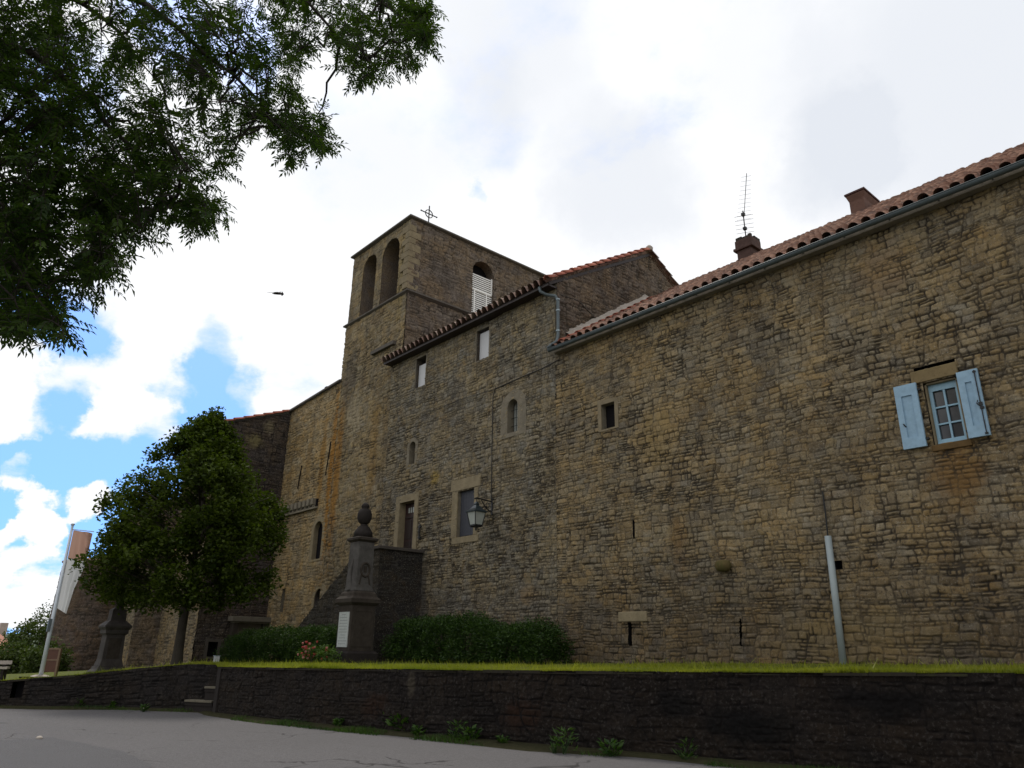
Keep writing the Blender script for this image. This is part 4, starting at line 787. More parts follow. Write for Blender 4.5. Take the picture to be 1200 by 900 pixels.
# ================================================================ LANTERN, CABLE, PIPE
LA = thing('wall_lantern', 'black iron lantern with frosted panes on a wall bracket', 'street lamp', (-16.75, 0, 5.6))
br = MB(); ya = -.62
br.box((-16.78, -.05, 5.32), (-16.72, -.0, 5.80)); br.tube([(-16.75, -.03, 5.70), (-16.75, -.35, 5.72), (-16.75, ya, 5.74), (-16.75, ya-.08, 5.70)], .022, 8); br.tube([(-16.75, -.03, 5.40), (-16.75, -.15, 5.42), (-16.75, -.32, 5.55), (-16.75, -.45, 5.70)], .016, 6)
br.tube([(-16.75, -.20+.07*math.cos(2*PI*k/12), 5.58+.07*math.sin(2*PI*k/12)) for k in range(13)], .011, 5); br.tube([(-16.75, ya, 5.74), (-16.75, ya, 5.60)], .014, 6); br.build('bracket', M['iron'], LA)
lc = (-16.75, ya, 0)
MB().frustum(lc, [(.03, .03, 5.62), (.06, .06, 5.56), (.05, .05, 5.53), (.13, .13, 5.42), (.225, .225, 5.34), (.225, .225, 5.315)]).build('lantern_roof', flat('lantern_roof_paint', (.02, .03, .035), .3), LA)
MB().frustum(lc, [(.12, .12, 4.96), (.185, .185, 5.31)]).build('pane', M['lamp_glass'], LA)
fr = MB()
for sx, sy in ((1, 1), (1, -1), (-1, 1), (-1, -1)): fr.tube([(lc[0]+sx*.125, lc[1]+sy*.125, 4.95), (lc[0]+sx*.192, lc[1]+sy*.192, 5.32)], .013, 5)
fr.frustum(lc, [(.10, .10, 4.89), (.135, .135, 4.92), (.135, .135, 4.96)]); fr.lathe((lc[0], lc[1], 4.79), [(.01, 0), (.03, .05), (.02, .1)], 8); fr.build('lantern_frame', M['iron'], LA)
cab = MB(); cab.tube([(-13.9, -.05, 9.40), (-14.6, -.06, 9.31), (-15.6, -.06, 9.28), (-16.7, -.06, 9.22), (-16.8, -.06, 9.0), (-16.79, -.06, 7.5), (-16.77, -.06, 5.75)], .013, 6)
cab.tube([(-16.8, -.06, 9.22), (-18.4, -.06, 9.30), (-20.2, -.05, 9.25)], .006, 5)
tag(cab.build('wall_cable', M['cable'], None), 'thin black cable running along the tall house wall and down to the lantern', 'cable')
pp = thing('drain_pipe', 'pale grey plastic pipe standing against the foot of the long house wall', 'pipe', (-6.71, -.09, 1.45))
MB().tube([(-6.72, -.09, 1.38), (-6.705, -.09, 3.72)], .062, 12).build('pipe', M['pipe_white'], pp, smooth=True); MB().tube([(-6.705, -.09, 3.7), (-6.70, -.075, 4.2), (-6.705, -.07, 4.58)], .014, 6).build('cable', M['cable'], pp)
# tv antenna on the left chimney
AN = thing('tv_antenna', 'thin metal television antenna mounted on the stone chimney', 'antenna', (-10.70, 5.25, 14.0))
an = MB(); an.tube([(-10.70, 5.25, 13.5), (-10.72, 5.25, 15.12)], .018, 6); an.build('mast', M['iron'], AN)
d = Vector((EYE[0]+10.7, EYE[1]-5.25, 0)).normalized(); sd = d.cross(Vector((0, 0, 1)))
an = MB(); p0 = Vector((-10.72, 5.25, 14.98)); bt = MB()
an.tube([p0-d*.35, p0+d*2.25+sd*(-.22)], .010, 5)
for k in range(11): q = p0+d*(-.3+k*.24)+sd*(-.22*max(0, k*.24-.05)/2.6); l = .22-.008*k; an.tube([q-sd*l, q+sd*l], .004, 4)
an.build('boom', M['iron'], AN)
an = MB(); p1 = Vector((-10.71, 5.25, 14.45)); an.tube([p1-d*.3, p1+d*.9], .010, 5)
for k in range(5): q = p1+d*(-.25+k*.26); an.tube([q-sd*.28, q+sd*.28], .006, 4)
an.box((p1.x-.05, p1.y-.05, p1.z-.04), (p1.x+.05, p1.y+.05, p1.z+.05)).box((p0.x-.05, p0.y-.05, p0.z-.05), (p0.x+.05, p0.y+.05, p0.z+.05)).build('lower_boom', M['iron'], AN)
# ================================================================ FOLIAGE
def leaf_mesh(name, cen, nrm, axis, ln, wd, sid, mat, parent, fold=.25):
    """pointed leaf: four corners and a folded midrib"""
    cen = np.asarray(cen, float); n = len(cen)
    ax = axis/np.linalg.norm(axis, axis=1, keepdims=True); sdv = np.cross(ax, nrm); sdv /= np.maximum(np.linalg.norm(sdv, axis=1, keepdims=True), 1e-6); up = np.cross(sdv, ax)
    L_ = ln[:, None]; w = wd[:, None]
    P = np.stack([cen-ax*L_*.5, cen+sdv*w*.5+up*w*fold-ax*L_*.05, cen+ax*L_*.5-up*L_*.08, cen-sdv*w*.5+up*w*fold-ax*L_*.05], 1).reshape(-1, 3)
    b = np.arange(n)[:, None]*4; q = np.concatenate([b+np.array([[0, 1, 2]]), b+np.array([[0, 2, 3]])], 0)
    return raw_mesh(name, P, q, mat, parent, {'stone': np.repeat(sid, 4)})
def unit(v): return v/np.maximum(np.linalg.norm(v, axis=-1, keepdims=True), 1e-9)
def leaf_cloud(pts, spread, per, rng, ln, wd, droop=.3):
    P = np.repeat(pts, per, 0); n = len(P); off = unit(rng.normal(size=(n, 3)))*(rng.rand(n, 1)**.5)*spread; P = P+off
    nr = unit(rng.normal(size=(n, 3))*.8+np.array([0, 0, 1.0])); ax = rng.normal(size=(n, 3)); ax[:, 2] = ax[:, 2]*.5-droop
    return P, nr, unit(ax), ln*rng.uniform(.7, 1.3, n), wd*rng.uniform(.7, 1.3, n), rng.rand(n)
# --- the small round tree on the lawn
def small_tree():
    t = thing('lawn_tree', 'small broad leafed tree with conical crown standing alone on the lawn', 'tree', (-24.65, -5.7, 1.08)); rng = np.random.RandomState(7)
    R_ = [(2.75, 1.5), (3.1, 2.7), (3.7, 3.25), (4.4, 3.2), (5.2, 2.85), (6.0, 2.7), (6.8, 2.2), (7.5, 1.6), (8.1, 1.0), (8.6, .42), (8.95, .10)]
    zr = np.array([a for a, _ in R_]); rr = np.array([b for _, b in R_]); tips = []
    while len(tips) < 1300:
        z = rng.uniform(2.75, 8.9); r = np.interp(z, zr, rr); a = rng.rand()*2*PI
        if rng.rand() > (r/3.2)+.08: continue
        lump = .72+.50*vn(np.array([a*1.9+9]), np.array([z*1.35]), 3)[0]; q = r*lump*math.sqrt(rng.uniform(.18, 1))
        gap = fbm(np.array([a*2.2+3]), np.array([z*1.2]), 12, 2)[0]
        if gap < .41+.04*(z < 5.5) and q > r*.38: continue
        tips.append((-24.72+q*math.cos(a)+.02*(z-3), -5.85+q*math.sin(a)*(1.0 if math.sin(a) < 0 else .90), z+.25*(rng.rand()-.5)))
    tips = np.array(tips); wv = MB(); top = Vector((-24.66, -5.72, 8.2))
    def trunk_at(z): k = (z-1.0)/7.2; return Vector((-24.65+.05*math.sin(z*1.3), -5.7-.04*math.sin(z), z))
    tr = MB(); tr.tube([trunk_at(z) for z in (.7, 1.0, 1.4, 2.0, 2.6, 3.2, 4.2, 5.4, 6.8, 8.2)], [.26, .19, .155, .14, .14, .12, .095, .07, .045, .015], 10)
    for i in range(34):
        z = 2.55+i*.15; a = i*2.4+.3; r = np.interp(z+.9, zr, rr)*.8; s = trunk_at(z); e = s+Vector((math.cos(a)*r, math.sin(a)*r, .55+r*.35)); m_ = s.lerp(e, .5)+Vector((0, 0, .18))
        tr.tube([s, m_, e], [max(.02, .065-.0012*i), .03, .008], 6)
    for p in tips[::3]:
        p = Vector(p); b = trunk_at(max(2.7, p.z-.9)); b = b.lerp(p, .55); tr.tube([b, p], [.012, .004], 4, False)
    tr.build('trunk', M['bark'], t, smooth=True)
    per = 36; P, nr, ax, ln, wd, sid = leaf_cloud(tips, .31, per, rng, .125, .085); leaf_mesh('crown', P, nr, ax, ln, wd, np.clip(sid*.6+np.repeat(rng.rand(len(tips)), per)*.4, 0, 1), M['leaf_lime'], t)
small_tree()
# --- ash tree whose branches hang over the road, trunk outside the picture on the left
def ash_tree():
    rng = np.random.RandomState(17); base = at_d(-620, 760, 7.0); t = thing('ash_tree', 'large ash tree with feathery leaves overhanging the road at upper left', 'tree', (base[0], base[1], 0))
    CL = [(30, 40, 80, 30), (110, 45, 75, 24), (180, 45, 60, 14), (40, 120, 75, 28), (125, 130, 70, 22), (190, 160, 52, 12), (20, 190, 65, 22), (70, 225, 65, 24), (120, 215, 60, 20), (175, 225, 42, 10), (210, 205, 32, 5), (226, 245, 28, 7), (246, 255, 20, 4), (45, 280, 55, 17), (10, 285, 50, 16),
          (115, 268, 40, 9), (160, 265, 28, 5), (35, 335, 42, 10), (85, 340, 36, 6), (8, 375, 26, 7), (40, 380, 22, 5), (68, 382, 18, 3), (105, 320, 26, 4), (128, 303, 20, 4), (240, 35, 50, 8), (225, 88, 42, 6), (290, 40, 48, 8), (262, 100, 36, 4), (330, 25, 48, 8), (308, 85, 32, 5), (375, 15, 40, 7), (350, 60, 22, 3),
          (440, 12, 38, 9), (478, 40, 30, 10), (485, 15, 26, 7), (498, 45, 14, 4), (425, 48, 24, 4), (415, 76, 20, 4), (435, 86, 15, 3), (470, 70, 16, 4), (300, 140, 20, 3), (325, 112, 26, 4), (330, 150, 24, 5), (362, 150, 20, 6), (374, 168, 13, 4), (345, 188, 11, 2), (262, 165, 18, 3), (262, 195, 13, 2), (270, 130, 28, 3), (255, 60, 40, 5), (400, 32, 28, 4),
          (-70, 60, 80, 16), (-70, 190, 80, 18), (-70, 310, 70, 16), (60, -70, 80, 14), (200, -70, 80, 12), (330, -70, 70, 11), (450, -60, 60, 9), (-180, 120, 100, 12), (120, -190, 110, 12), (320, -200, 110, 10), (-160, -60, 110, 12)]
    limbs = []; tr = MB()
    tr.tube([(base[0], base[1], -.1), (base[0]+.03, base[1], .5), (base[0]+.05, base[1]+.05, 2.2), (base[0]+.1, base[1]+.1, 4.4), (base[0]+.3, base[1]+.35, 7.0), (base[0]+.4, base[1]+.6, 10.5)], [.50, .36, .30, .26, .17, .05], 14)
    def limb(s, e, r0, r1, lift, n=12):
        m1 = s.lerp(e, .35)+Vector((0, 0, lift)); m2 = s.lerp(e, .72)+Vector((0, 0, lift*.7)); pts = []
        for k in range(n+1):
            u = k/n; a = s.lerp(m1, u); b = m1.lerp(m2, u); c_ = m2.lerp(e, u); w_ = a.lerp(b, u).lerp(b.lerp(c_, u), u)
            pts.append(w_+Vector((rng.uniform(-.05, .05), rng.uniform(-.05, .05), rng.uniform(-.04, .04)))*(1 if 0 < k < n else 0))
        tr.tube(pts, [r0*(1-k/n)**.8+r1 for k in range(n+1)], 6); return pts
    heads = [(150, 200, 7.6), (40, 330, 7.4), (200, 240, 6.8), (180, 90, 7.8), (330, 150, 6.8), (430, 70, 6.4), (480, 30, 6.6), (270, 60, 6.8), (120, -120, 7), (330, -150, 6.5), (-120, 150, 6)]
    for i, (hx, hy, hd) in enumerate(heads): limbs.append(limb(Vector((base[0]+.1, base[1]+.12, 5.2+.36*i)), Vector(at_d(hx, hy, hd)), .045, .006, 1.0+.08*i))
    main = [p for l in limbs for p in l[5:]]
    for px, py, r, n in CL:
        for _ in range(3 if n > 8 else 2):
            e = Vector(at_d(px+rng.uniform(-.5, .5)*r, py+rng.uniform(-.5, .5)*r, rng.uniform(5.8, 8.0))); s_ = min(main, key=lambda q: (q-e).length+.6*max(0, e.z+.1-q.z)); limbs.append([s_]*3+limb(s_, e, .013, .004, .12, 7)[2:])
    allp = [p for l in limbs for p in l[3:]]
    A = np.array([tuple(p) for p in allp]); cen, nr, ax, ln, wd, sid = [], [], [], [], [], []
    for px, py, r, n in CL:
        for _ in range(int(n*2.8)):
            a = rng.rand()*2*PI; q = r*math.sqrt(rng.rand()); d = rng.uniform(5.6, 8.4); p = at_d(px+q*math.cos(a), py+q*math.sin(a), d)
            k = np.argmin(((A-p)**2).sum(1)); s = A[k]; dv = p-s; dl = np.linalg.norm(dv)
            mid = s+dv*.55+np.array([0, 0, .12*dl]); tr.tube([s, mid, p], [.006, .004, .0025], 3, False)
            tdir = unit(dv+np.array([0, 0, -.35*dl]))
            for j in range(rng.randint(4, 8)):
                st = p-tdir*rng.uniform(0, .22); rd = unit(tdir*.6+rng.normal(size=3)*.65+np.array([0, 0, -.15])); rl = rng.uniform(.13, .22); sdv = unit(np.cross(rd, np.array([0, 0, 1.0])+rng.normal(size=3)*.3)); upv = np.cross(sdv, rd); s_ = rng.rand()
                tr.tube([st, st+rd*rl], .0022, 3, False)
                for m_ in range(5):
                    for sg in ((-1, 1) if m_ < 4 else (0,)):
                        o = st+rd*rl*(.28+.18*m_); la = unit(rd*(.75 if sg else 1)+sdv*sg*.8+np.array([0, 0, -.25])); l = rng.uniform(.048, .074)
                        cen.append(o+la*l*.5); ax.append(la); nr.append(unit(upv+rng.normal(size=3)*.35)); ln.append(l); wd.append(l*.32); sid.append(np.clip(s_*.7+rng.rand()*.3, 0, 1))
    tr.build('trunk', M['bark_dark'], t, smooth=True)
    leaf_mesh('crown', np.array(cen), np.array(nr), np.array(ax), np.array(ln), np.array(wd), np.array(sid), M['leaf_ash'], t)
ash_tree()
# --- clipped hedges
def hedge(name, label, x0, x1, y0, y1, ztop, n, seed, group=None):
    t = thing(name, label, 'hedge', ((x0+x1)/2, (y0+y1)/2, 1.25)); rng = np.random.RandomState(seed)
    pts = []
    while len(pts) < n:
        x = rng.uniform(x0, x1); y = rng.uniform(y0, y1); e = min(x-x0, x1-x, .5)*1.2+.35
        zt = ztop(x)-.10-.6*max(0, .5-min(x-x0, x1-x))**1.4-.5*max(0, .35-min(y-y0, y1-y))+.10*(vn(np.array([x*2.1]), np.array([y*2.1]), seed)[0]-.5)
        zb = float(lawn_z(x, y)); z = zb+.05+(zt-zb)*rng.rand()
        d = min(x-x0, x1-x, y-y0, y1-y, (zt-z)*.9)
        if d > .32: continue
        bul = .34*(vn(np.array([x*2.1]), np.array([z*2.6]), seed+4)[0]-.5); z = z+.16*(vn(np.array([x*3.1]), np.array([y*3.1]), seed+7)[0]-.5)
        pts.append((x, y+bul, z))
    pts = np.array(pts); P, nr, ax, ln, wd, sid = leaf_cloud(pts, .12, 8, rng, .062, .030, -.1)
    leaf_mesh('foliage', P, nr, ax, ln, wd, sid, M['leaf_box'], t)
    st = MB()
    for k in range(int((x1-x0)*2.2)):
        x = x0+.3+k*(x1-x0-.6)/max(1, int((x1-x0)*2.2)-1); y = (y0+y1)/2+rng.uniform(-.2, .2); z = float(lawn_z(x, y))
        for q in range(3): st.tube([(x, y, z-.05), (x+rng.uniform(-.25, .25), y+rng.uniform(-.25, .25), (z+ztop(x))/2+.15)], [.022, .008], 5)
    st.build('stems', M['bark'], t)
def ht_right(x): return 2.18+.34*math.exp(-((x+16.4)/1.5)**2)+.20*math.exp(-((x+18.5)/.8)**2)+.22*math.exp(-((x+13.6)/.45)**2)-.10*math.exp(-((x+14.3)/.3)**2)
def ht_left(x): return 2.12+.16*math.exp(-((x+22.0)/1.0)**2)+.12*math.exp(-((x+24.6)/.8)**2)-.25*math.exp(-((x+28.6)/.8)**2)
hedge('hedge', 'dark green rounded hedge against the house wall right of the memorial', -19.35, -13.05, -1.80, -.50, ht_right, 5600, 3)
hedge('hedge', 'dark green hedge left of the memorial at the foot of the staircase', -28.6, -20.6, -3.0, -1.85, ht_left, 5600, 5)
# --- rose bush
def rose():
    t = thing('rose_bush', 'low rose bush with coral pink flowers beside the white plaque', 'flowers', (-20.3, -3.6, 1.2)); rng = np.random.RandomState(5)
    a = at_d(357, 770, 22.6); b = at_d(392, 770, 21.9); pts = []
    for k in range(210):
        u = rng.rand(); p = a*(1-u)+b*u; p = p+np.array([rng.uniform(-.22, .22), rng.uniform(-.22, .22), 0]); z0 = float(lawn_z(p[0], p[1])); pts.append((p[0], p[1], z0+.05+.42*rng.rand()*(.6+.4*math.sin(u*PI))))
    pts = np.array(pts); P, nr, ax, ln, wd, sid = leaf_cloud(pts, .09, 9, rng, .055, .035); leaf_mesh('foliage', P, nr, ax, ln, wd, sid, M['leaf_rose'], t)
    st = MB()
    for p in pts[::5]: st.tube([(p[0]*.6+.4*((a+b)/2)[0], p[1]*.6+.4*((a+b)/2)[1], float(lawn_z(p[0], p[1]))-.03), tuple(p)], [.008, .004], 4)
    st.build('stems', M['bark'], t)
    for k in range(44):
        u = rng.rand()*.5 if k > 23 else [.08, .12, .2, .25, .3, .33, .16, .22, .38, .1, .28, .18, .45, .5, .85, .9, .8, .95, .35, .05, .3, .55, .88, .15][k % 24]
        p = a*(1-u)+b*u; p = p+np.array([rng.uniform(-.1, .1), -.15+rng.uniform(-.1, .1), 0]); z = float(lawn_z(p[0], p[1]))+rng.uniform(.10, .58 if k % 2 else .4); f = MB()
        q_ = rng.uniform(.5, .95); f.lathe((p[0], p[1], z), [(.012*q_, -.03), (.045*q_, -.01), (.055*q_, .012), (.045*q_, .03), (.03*q_, .036), (.015*q_, .03)], 7, 1, rng.uniform(.7, 1.1)); f.build('flower', M['petal'] if k % 3 else M['petal_pale'], t, smooth=True)
rose()
# --- grass blades on the lawn
def blades(name, X, Y, Z, hgt, rng, mat, wid=.007, lean=.45):
    n = len(X); a = rng.rand(n)*2*PI; h = hgt*rng.uniform(.5, 1.4, n); w = wid*rng.uniform(.7, 1.5, n); dx, dy = np.cos(a), np.sin(a); lx = rng.normal(size=n)*lean*h; ly = rng.normal(size=n)*lean*h-.1*h
    P = np.stack([np.stack([X-dx*w, Y-dy*w, Z], 1), np.stack([X+dx*w, Y+dy*w, Z], 1), np.stack([X+lx, Y+ly, Z+h], 1)], 1).reshape(-1, 3)
    return raw_mesh(name, P, np.arange(n*3).reshape(-1, 3), mat, None, {'stone': np.repeat(np.clip(.55*rng.rand(n)+1.5*(fbm(X*1.3, Y*1.3, 31, 3)-.5)+.25, 0, 1), 3)})
rng = np.random.RandomState(9); n = 95000
x = -24.4+26.4*rng.rand(n)**.92; yf = np.interp(x, FX, FY); dep = np.minimum(-.08-yf, 3.2+0*x); y = yf-.015+dep*rng.rand(n)**1.9+.09*(fbm(x*2.2, x*0+3, 14, 3)-.4)
gh = .05*(.25+1.9*fbm(x*1.1, y*1.1, 4, 3)**1.5)+.09*(rng.rand(n) < .03); z = lawn_z(x, y)-.01
tag(blades('grass', x, y, z, gh, rng, M['grass']), 'short bright green lawn grass above the retaining wall', 'grass', kind='stuff')
n = 17000; x = -24.3+22*rng.rand(n); yf = np.interp(x, FX, FY); k = fbm(x*.6, x*0+2, 6, 3); ok = k > .42; x, yf = x[ok], yf[ok]; y = yf-.10-.35*rng.rand(len(x))**2; 
tag(blades('verge_grass', x, y, np.full(len(x), .0), .075+.03*np.sin(x*3), rng, M['weed'], .006), 'dark verge grass growing at the foot of the retaining wall', 'grass', kind='stuff')
# soil strip at wall foot
co = []; fa = []; S = LEFTW[3:-1]+WALL; 
for i, p in enumerate(S):
    q = S[min(i+1, len(S)-1)]; o = S[max(i-1, 0)]; d = np.array([q[0]-o[0], q[1]-o[1]]); d /= np.linalg.norm(d); nn = np.array([d[1], -d[0]]); w = .36+.14*math.sin(i*2.3)
    co += [(p[0], p[1], .07), (p[0]+nn[0]*w*.5, p[1]+nn[1]*w*.5, .06), (p[0]+nn[0]*w, p[1]+nn[1]*w, -.01)]
    if i: a = len(co)-6; fa += [(a, a+1, a+4, a+3), (a+1, a+2, a+5, a+4)]
tag(MB().add(co, fa).build('verge', M['soil']), kind='structure')
def weed(px, py, size, kind, label, seed):
    p = at_z(px, py, .04); t = thing('weed', label, 'plant', (p[0], p[1], .03), 'weeds along the foot of the retaining wall'); rng = np.random.RandomState(seed); n = int(46*size)+14
    a = rng.rand(n)*2*PI; r = rng.rand(n)**.6*.26*size; hh = rng.rand(n)*.28*size*(1.25 if kind else .8); cen = np.stack([p[0]+r*np.cos(a), p[1]+r*np.sin(a)*.6+.02, .05+hh], 1)
    ax = np.stack([np.cos(a), np.sin(a), rng.uniform(.1, 1.2, n)], 1); ln = rng.uniform(.06, .14, n)*(.7+.5*size); wd = ln*(.42 if not kind else .2)
    leaf_mesh('leaves', cen, unit(rng.normal(size=(n, 3))*.4+np.array([0, -.4, 1])), ax, ln, wd, rng.rand(n), M['weed'], t)
    st = MB()
    for k in range(9): st.tube([(p[0]+rng.uniform(-.05, .05), p[1], .0), tuple(cen[k])], [.006, .003], 4, False)
    st.build('stem', M['weed'], t)
for i, (px, py, s, k, lb) in enumerate([(452, 856, .9, 1, 'leafy weed at the wall foot, under the dark brown stain left of centre'), (468, 858, 1.4, 0, 'wide clump of broad leaved weed at the wall foot, left of centre'), (488, 862, .7, 0, 'small trailing weed at the right end of the wide clump'), (534, 867, .9, 1, 'upright weed with a tall stem at the wall foot, beside a low wide one'), (549, 868, 1.0, 0, 'low wide weed right of the tall stemmed weed'),
       (588, 872, .5, 0, 'small faint weed in the middle of the wall foot'), (650, 880, .6, 1, 'grassy tuft of weed at the wall foot, right of centre'), (662, 881, 1.0, 1, 'tall spiky weed touching the grassy tuft'), (715, 884, .9, 0, 'dark green broad weed alone at the wall foot'), (804, 890, .8, 1, 'thin tall weed near the bottom edge, climbing the wall'), (890, 893, .9, 0, 'rightmost broad weed at the bottom edge of the picture'),
       (92, 829, .9, 0, 'bright green weed at the foot of the far left wall'), (130, 830, .7, 0, 'small weed left of the two stone steps'), (168, 833, .6, 0, 'tiny weed at the road edge just left of the steps'), (395, 852, .7, 0, 'small weed at the road edge below the memorial')]):
    weed(px, py, s, k, lb, 100+i)
# loose stones on the verge
for i, (px, py, s, lb) in enumerate([(183, 831, .16, 'pale loose stone lying at the road edge below the steps'), (168, 832, .10, 'smaller pale loose stone left of the other at the road edge'), (46, 866, .10, 'lone pale pebble lying on the asphalt at lower left')]):
    p = at_z(px, py, .03); m = MB(); m.lathe((p[0], p[1], .02), [(s*.5, 0), (s*.8, s*.25), (s*.6, s*.5), (s*.1, s*.62)], 7, 1, .7); tag(m.build('loose_stone', M['pale_mortar']), lb, 'stone', 'loose stones at the road edge')
# ================================================================ LEFT DISTANCE
FP = thing('flagpole', 'leaning looking white flagpole with an orange and white banner flag', 'flagpole', tuple(at_d(49, 787, 26)))
b = at_d(49, 786, 26); b[2] = .72; zt = 4.93
MB().tube([(b[0], b[1], b[2]-.4), (b[0], b[1], 2.1), (b[0], b[1], zt)], [.062, .055, .035], 12).lathe((b[0], b[1], zt), [(.05, 0), (.06, .03), (.02, .07)], 10).build('pole', M['pole_metal'], FP, smooth=True)
MB().frustum((b[0], b[1], b[2]-.25), [(.22, .22, 0), (.22, .22, .24), (.12, .12, .28)]).build('pole_base', M['pale_mortar'], FP)
MB().box((b[0]-.02, b[1]-.10, 1.9), (b[0]+.08, b[1]-.02, 2.25)).build('winch_box', M['zinc'], FP)
fdir = np.array([.22, .97])
MB().tube([(b[0], b[1], zt-.12), (b[0]+fdir[0]*.60, b[1]+fdir[1]*.60, zt-.14)], .014, 6).build('banner_arm', M['pole_metal'], FP)
def flagpart(z0, z1, mat, name, par, red=False):
    zs = np.linspace(z0, z1, 26); s = np.linspace(0, 1, 22); S, Zz = np.meshgrid(s, zs)
    full = (Zz-2.55)/(4.78-2.55); wdt = np.interp(full, [0, .12, .3, .45, .6, 1], [.26, .29, .33, .42, .50, .52]); wave = .10*np.sin(S*9+Zz*1.6)*S+.05*np.sin(Zz*4+S*3)*S
    X = b[0]+fdir[0]*(.05+S*wdt)+fdir[1]*wave; Y = b[1]+fdir[1]*(.05+S*wdt)-fdir[0]*wave
    return grid_mesh(name, X, Y, Zz-S*.05-.10*S*(1-full), mat, par)
FL = flagpart(3.98, 4.79, M['flag_orange'], 'flag', FP); flagpart(2.55, 3.98, M['flag_white'], 'white_field', FL)
BD = thing('information_board', 'brown wooden information board beside the flagpole', 'board', tuple(at_d(55, 786, 28.5)))
p = at_d(48, 785, 28.5); q = at_d(66, 785, 28.2); ang = math.atan2(q[1]-p[1], q[0]-p[0]); L_ = float(np.hypot(*(q-p)[:2]))
def lb(mb, a0, a1, y0, y1, z0, z1):
    c_, s_ = math.cos(ang), math.sin(ang); vs = []
    for z_ in (z0, z1):
        for u_, w_ in ((a0, y0), (a1, y0), (a1, y1), (a0, y1)): vs.append((p[0]+u_*c_-w_*s_, p[1]+u_*s_+w_*c_, z_))
    return mb.add(vs, [(3, 2, 1, 0), (4, 5, 6, 7), (0, 1, 5, 4), (1, 2, 6, 5), (2, 3, 7, 6), (3, 0, 4, 7)])
lb(MB(), .06, L_-.02, -.02, .02, .75, 1.40).build('panel', M['brown_wood'], BD); k = MB()
lb(k, 0, .06, -.04, .04, .1, 1.44); lb(k, L_-.02, L_+.04, -.04, .04, .1, 1.44); lb(k, 0.06, L_-.02, -.04, .04, 1.40, 1.45); lb(k, .06, L_-.02, -.035, .035, 1.08, 1.12); k.build('board_frame', M['brown_frame'], BD)
p = at_d(-4, 783, 27.0); q = at_d(11, 783, 26.9); ang = math.atan2(q[1]-p[1], q[0]-p[0]); L_ = float(np.hypot(*(q-p)[:2])); BE = thing('stone_bench', 'pale slatted bench at the far left edge of the picture', 'bench', tuple(p))
k = MB(); lb(k, -.6, L_, -.2, .05, .88, .94); k.build('seat', M['pale_mortar'], BE); k = MB(); lb(k, -.6, L_, .10, .15, 1.0, 1.10); k.build('backrest', M['pale_mortar'], BE); k = MB(); lb(k, L_-.15, L_-.08, -.15, .14, .2, 1.0); k.build('leg', M['memorial_black'], BE)
wb = at_d(254, 770, 26.2); WB = thing('meter_box', 'small white box on the ground in front of the dark buttress tower', 'box', tuple(wb)); z0 = float(lawn_z(wb[0], wb[1]))
MB().box((wb[0]-.07, wb[1]-.07, z0), (wb[0]+.07, wb[1]+.07, z0+.34)).build('box', M['white_paint'], WB, bevel=.01); MB().box((wb[0]-.085, wb[1]-.085, z0+.34), (wb[0]+.085, wb[1]+.085, z0+.36)).build('lid', M['zinc_pale'], WB)
# bushes and trees beyond
def bush(name, label, cat, px, py_top, d, rx, ry, ztop, zb, n, seed, leaf=.16, mat='leaf_far', group=None):
    c_ = at_d(px, 760, d); t = thing(name, label, cat, (c_[0], c_[1], 0), group); rng = np.random.RandomState(seed); pts = []
    cz = (ztop+zb)/2; hz = (ztop-zb)/2
    while len(pts) < n:
        v = unit(rng.normal(size=3)); r = rng.uniform(.55, 1)**.5; a = math.atan2(v[1], v[0]); lump = .74+.5*vn(np.array([a*1.8+4]), np.array([v[2]*2+5]), seed)[0]
        pts.append((c_[0]+v[0]*rx*r*lump, c_[1]+v[1]*ry*r*lump, cz+v[2]*hz*r*lump))
    pts = np.array(pts); P, nr, ax, ln, wd, sid = leaf_cloud(pts, .35, 12, rng, leaf, leaf*.6); leaf_mesh('crown', P, nr, ax, ln, wd, np.clip(.5*sid+.5*np.repeat(rng.rand(n), 12), 0, 1), M[mat], t)
    m = MB(); m.tube([(c_[0], c_[1], -.2), (c_[0]+.1, c_[1], cz*.6), (c_[0], c_[1], cz)], [.22, .14, .05], 8)
    for k in range(7): m.tube([(c_[0], c_[1], cz*.6), tuple(pts[k])], [.07, .015], 5)
    m.build('trunk', M['bark'], t)
bush('far_tree', 'leafy tree behind the flagpole beside the round tower', 'tree', 74, 700, 48, .7, 1.0, 3.5, .0, 240, 21)
bush('far_tree', 'low olive green tree left of the flagpole, nearest the red roof', 'tree', 42, 745, 47, 1.3, 1.6, 2.7, .0, 380, 22)
bush('far_tree', 'dark bushy tree in front of the red roofed house', 'tree', 10, 760, 45, 1.6, 1.7, 1.55, -.3, 380, 23)
bush('far_tree', 'thin sparse young tree rising behind the olive green tree', 'tree', 48, 735, 52, .7, .8, 3.6, 1.6, 70, 24)
bush('far_tree', 'dark bush just behind the information board', 'bush', 58, 765, 42, .8, .9, 1.45, .0, 200, 25)
HS = thing('distant_house', 'distant house with red tiled roof and chimney at the far left', 'house', (-60, -5.5, 0))
hb = at_d(-4, 755, 60); hc = Vector((hb[0], hb[1], 0)); vx = Vector((.18, .98, 0)); vy = Vector((-.98, .18, 0))
def hp(u, v, z): w_ = hc+vx*u+vy*v; return (w_.x, w_.y, z)
mb = MB(); mb.add([hp(-7, -3, 0), hp(1.3, -3, 0), hp(1.3, 4, 0), hp(-7, 4, 0), hp(-7, -3, 1.1), hp(1.3, -3, 1.1), hp(1.3, 4, 1.1), hp(-7, 4, 1.1)], [(0, 1, 5, 4), (1, 2, 6, 5), (2, 3, 7, 6), (3, 0, 4, 7)]); mb.build('wall', M['dressed'], HS)
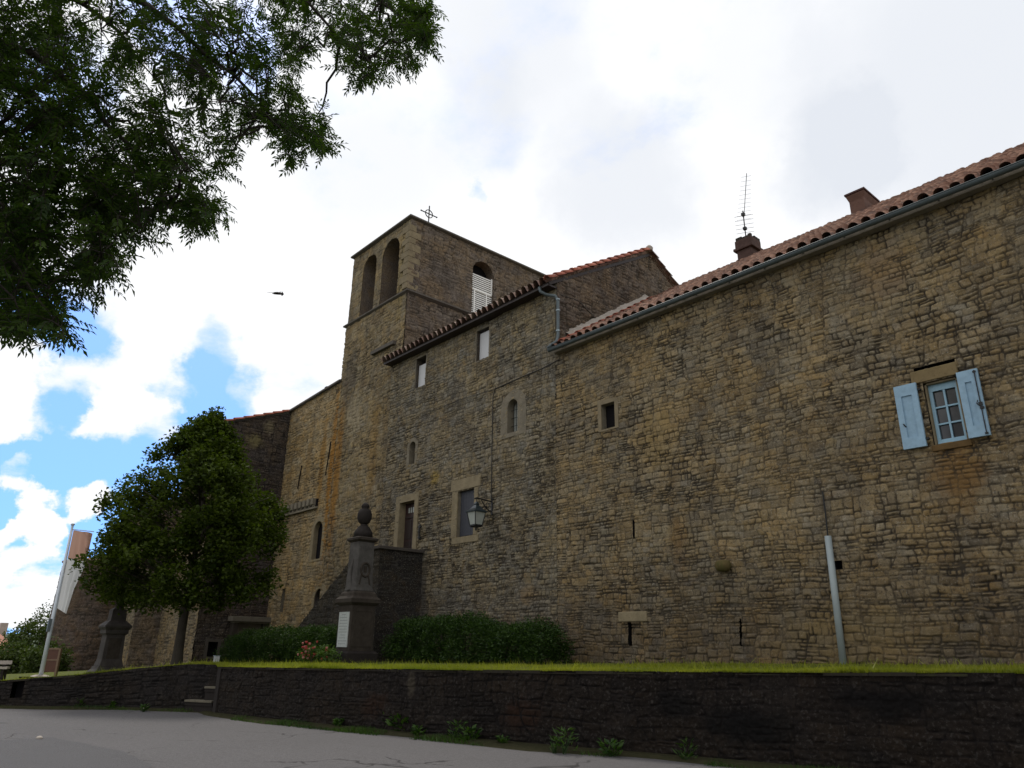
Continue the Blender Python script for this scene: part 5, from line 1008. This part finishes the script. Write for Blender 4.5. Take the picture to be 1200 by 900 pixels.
mb = MB(); mb.add([hp(-7, -3.3, 1.05), hp(1.6, -3.3, 1.05), hp(-.6, .5, 2.5), hp(-5, .5, 2.5), hp(1.6, 4.3, 1.05), hp(-7, 4.3, 1.05)], [(0, 1, 2, 3), (1, 4, 2), (4, 5, 3, 2), (5, 0, 3)])
HR = mb.build('roof', flat('far_red_tiles', (.33, .15, .10), .85, 0, .25, 3), HS); a = hp(.15, .2, 2.2); MB().box((a[0]-.25, a[1]-.2, 1.9), (a[0]+.25, a[1]+.2, 2.75)).build('chimney', M['pale_mortar'], HR)
hm = MB(); vs = []; fs = []
for k in range(61):
    az = YAW+math.radians(50-k*1.5); dx, dy = -math.sin(az), math.cos(az); h_ = 3+5*vn(np.array([k*.23]), np.array([.5]), 6)[0]+3*vn(np.array([k*.9]), np.array([2.5]), 7)[0]
    for r_, z_ in ((260, -2), (420, h_*.45), (620, h_), (900, -2)): vs.append((dx*r_, -14+dy*r_, z_))
for k in range(60):
    for j in range(3): a = k*4+j; fs.append((a, a+1, a+5, a+4))
tag(hm.add(vs, fs).build('hills', M['hill'], smooth=True), kind='structure')
# the bird
bp = at_d(325, 344, 27); BI = thing('bird', 'dark bird gliding in the sky left of the bell tower', 'bird', tuple(bp)); bR, bU = Vector(_R), Vector(_U)
def bq(u, v, w=0): return Vector(bp)+Vector((_r[0], _r[1], 0))*u+Vector((0, 0, 1))*v+Vector((_vh[0], _vh[1], 0))*w
m = MB(); m.tube([bq(-.20, .0), bq(-.12, .0), bq(0, .01), bq(.12, .0), bq(.20, -.01), bq(.25, -.01)], [.008, .035, .055, .05, .04, .01], 8); m.tube([bq(.18, .08), bq(.2, -.02), bq(.18, -.10)], [.01, .05, .01], 6); m.build('body', M['feather'], BI, smooth=True)
for sgn, tip in ((1, (-.16, .16, .42)), (-1, (-.22, -.20, -.45))):
    m = MB(); a_, b_, c_, d_ = bq(.06, .02, 0), bq(-.10, .02, 0), bq(-.06, tip[1]*.6+.05, tip[2]*.5), bq(*tip); e_ = bq(.08, tip[1]*.6+.08, tip[2]*.45); up = Vector((0, 0, .012))
    m.add([a_, b_, c_, d_, e_, a_+up, b_+up, c_+up, d_+up, e_+up], [(0, 1, 2, 4), (4, 2, 3), (5, 9, 7, 6), (9, 8, 7), (0, 4, 9, 5), (4, 3, 8, 9), (3, 2, 7, 8), (2, 1, 6, 7), (1, 0, 5, 6)]); m.build('wing', M['feather_pale'], BI)
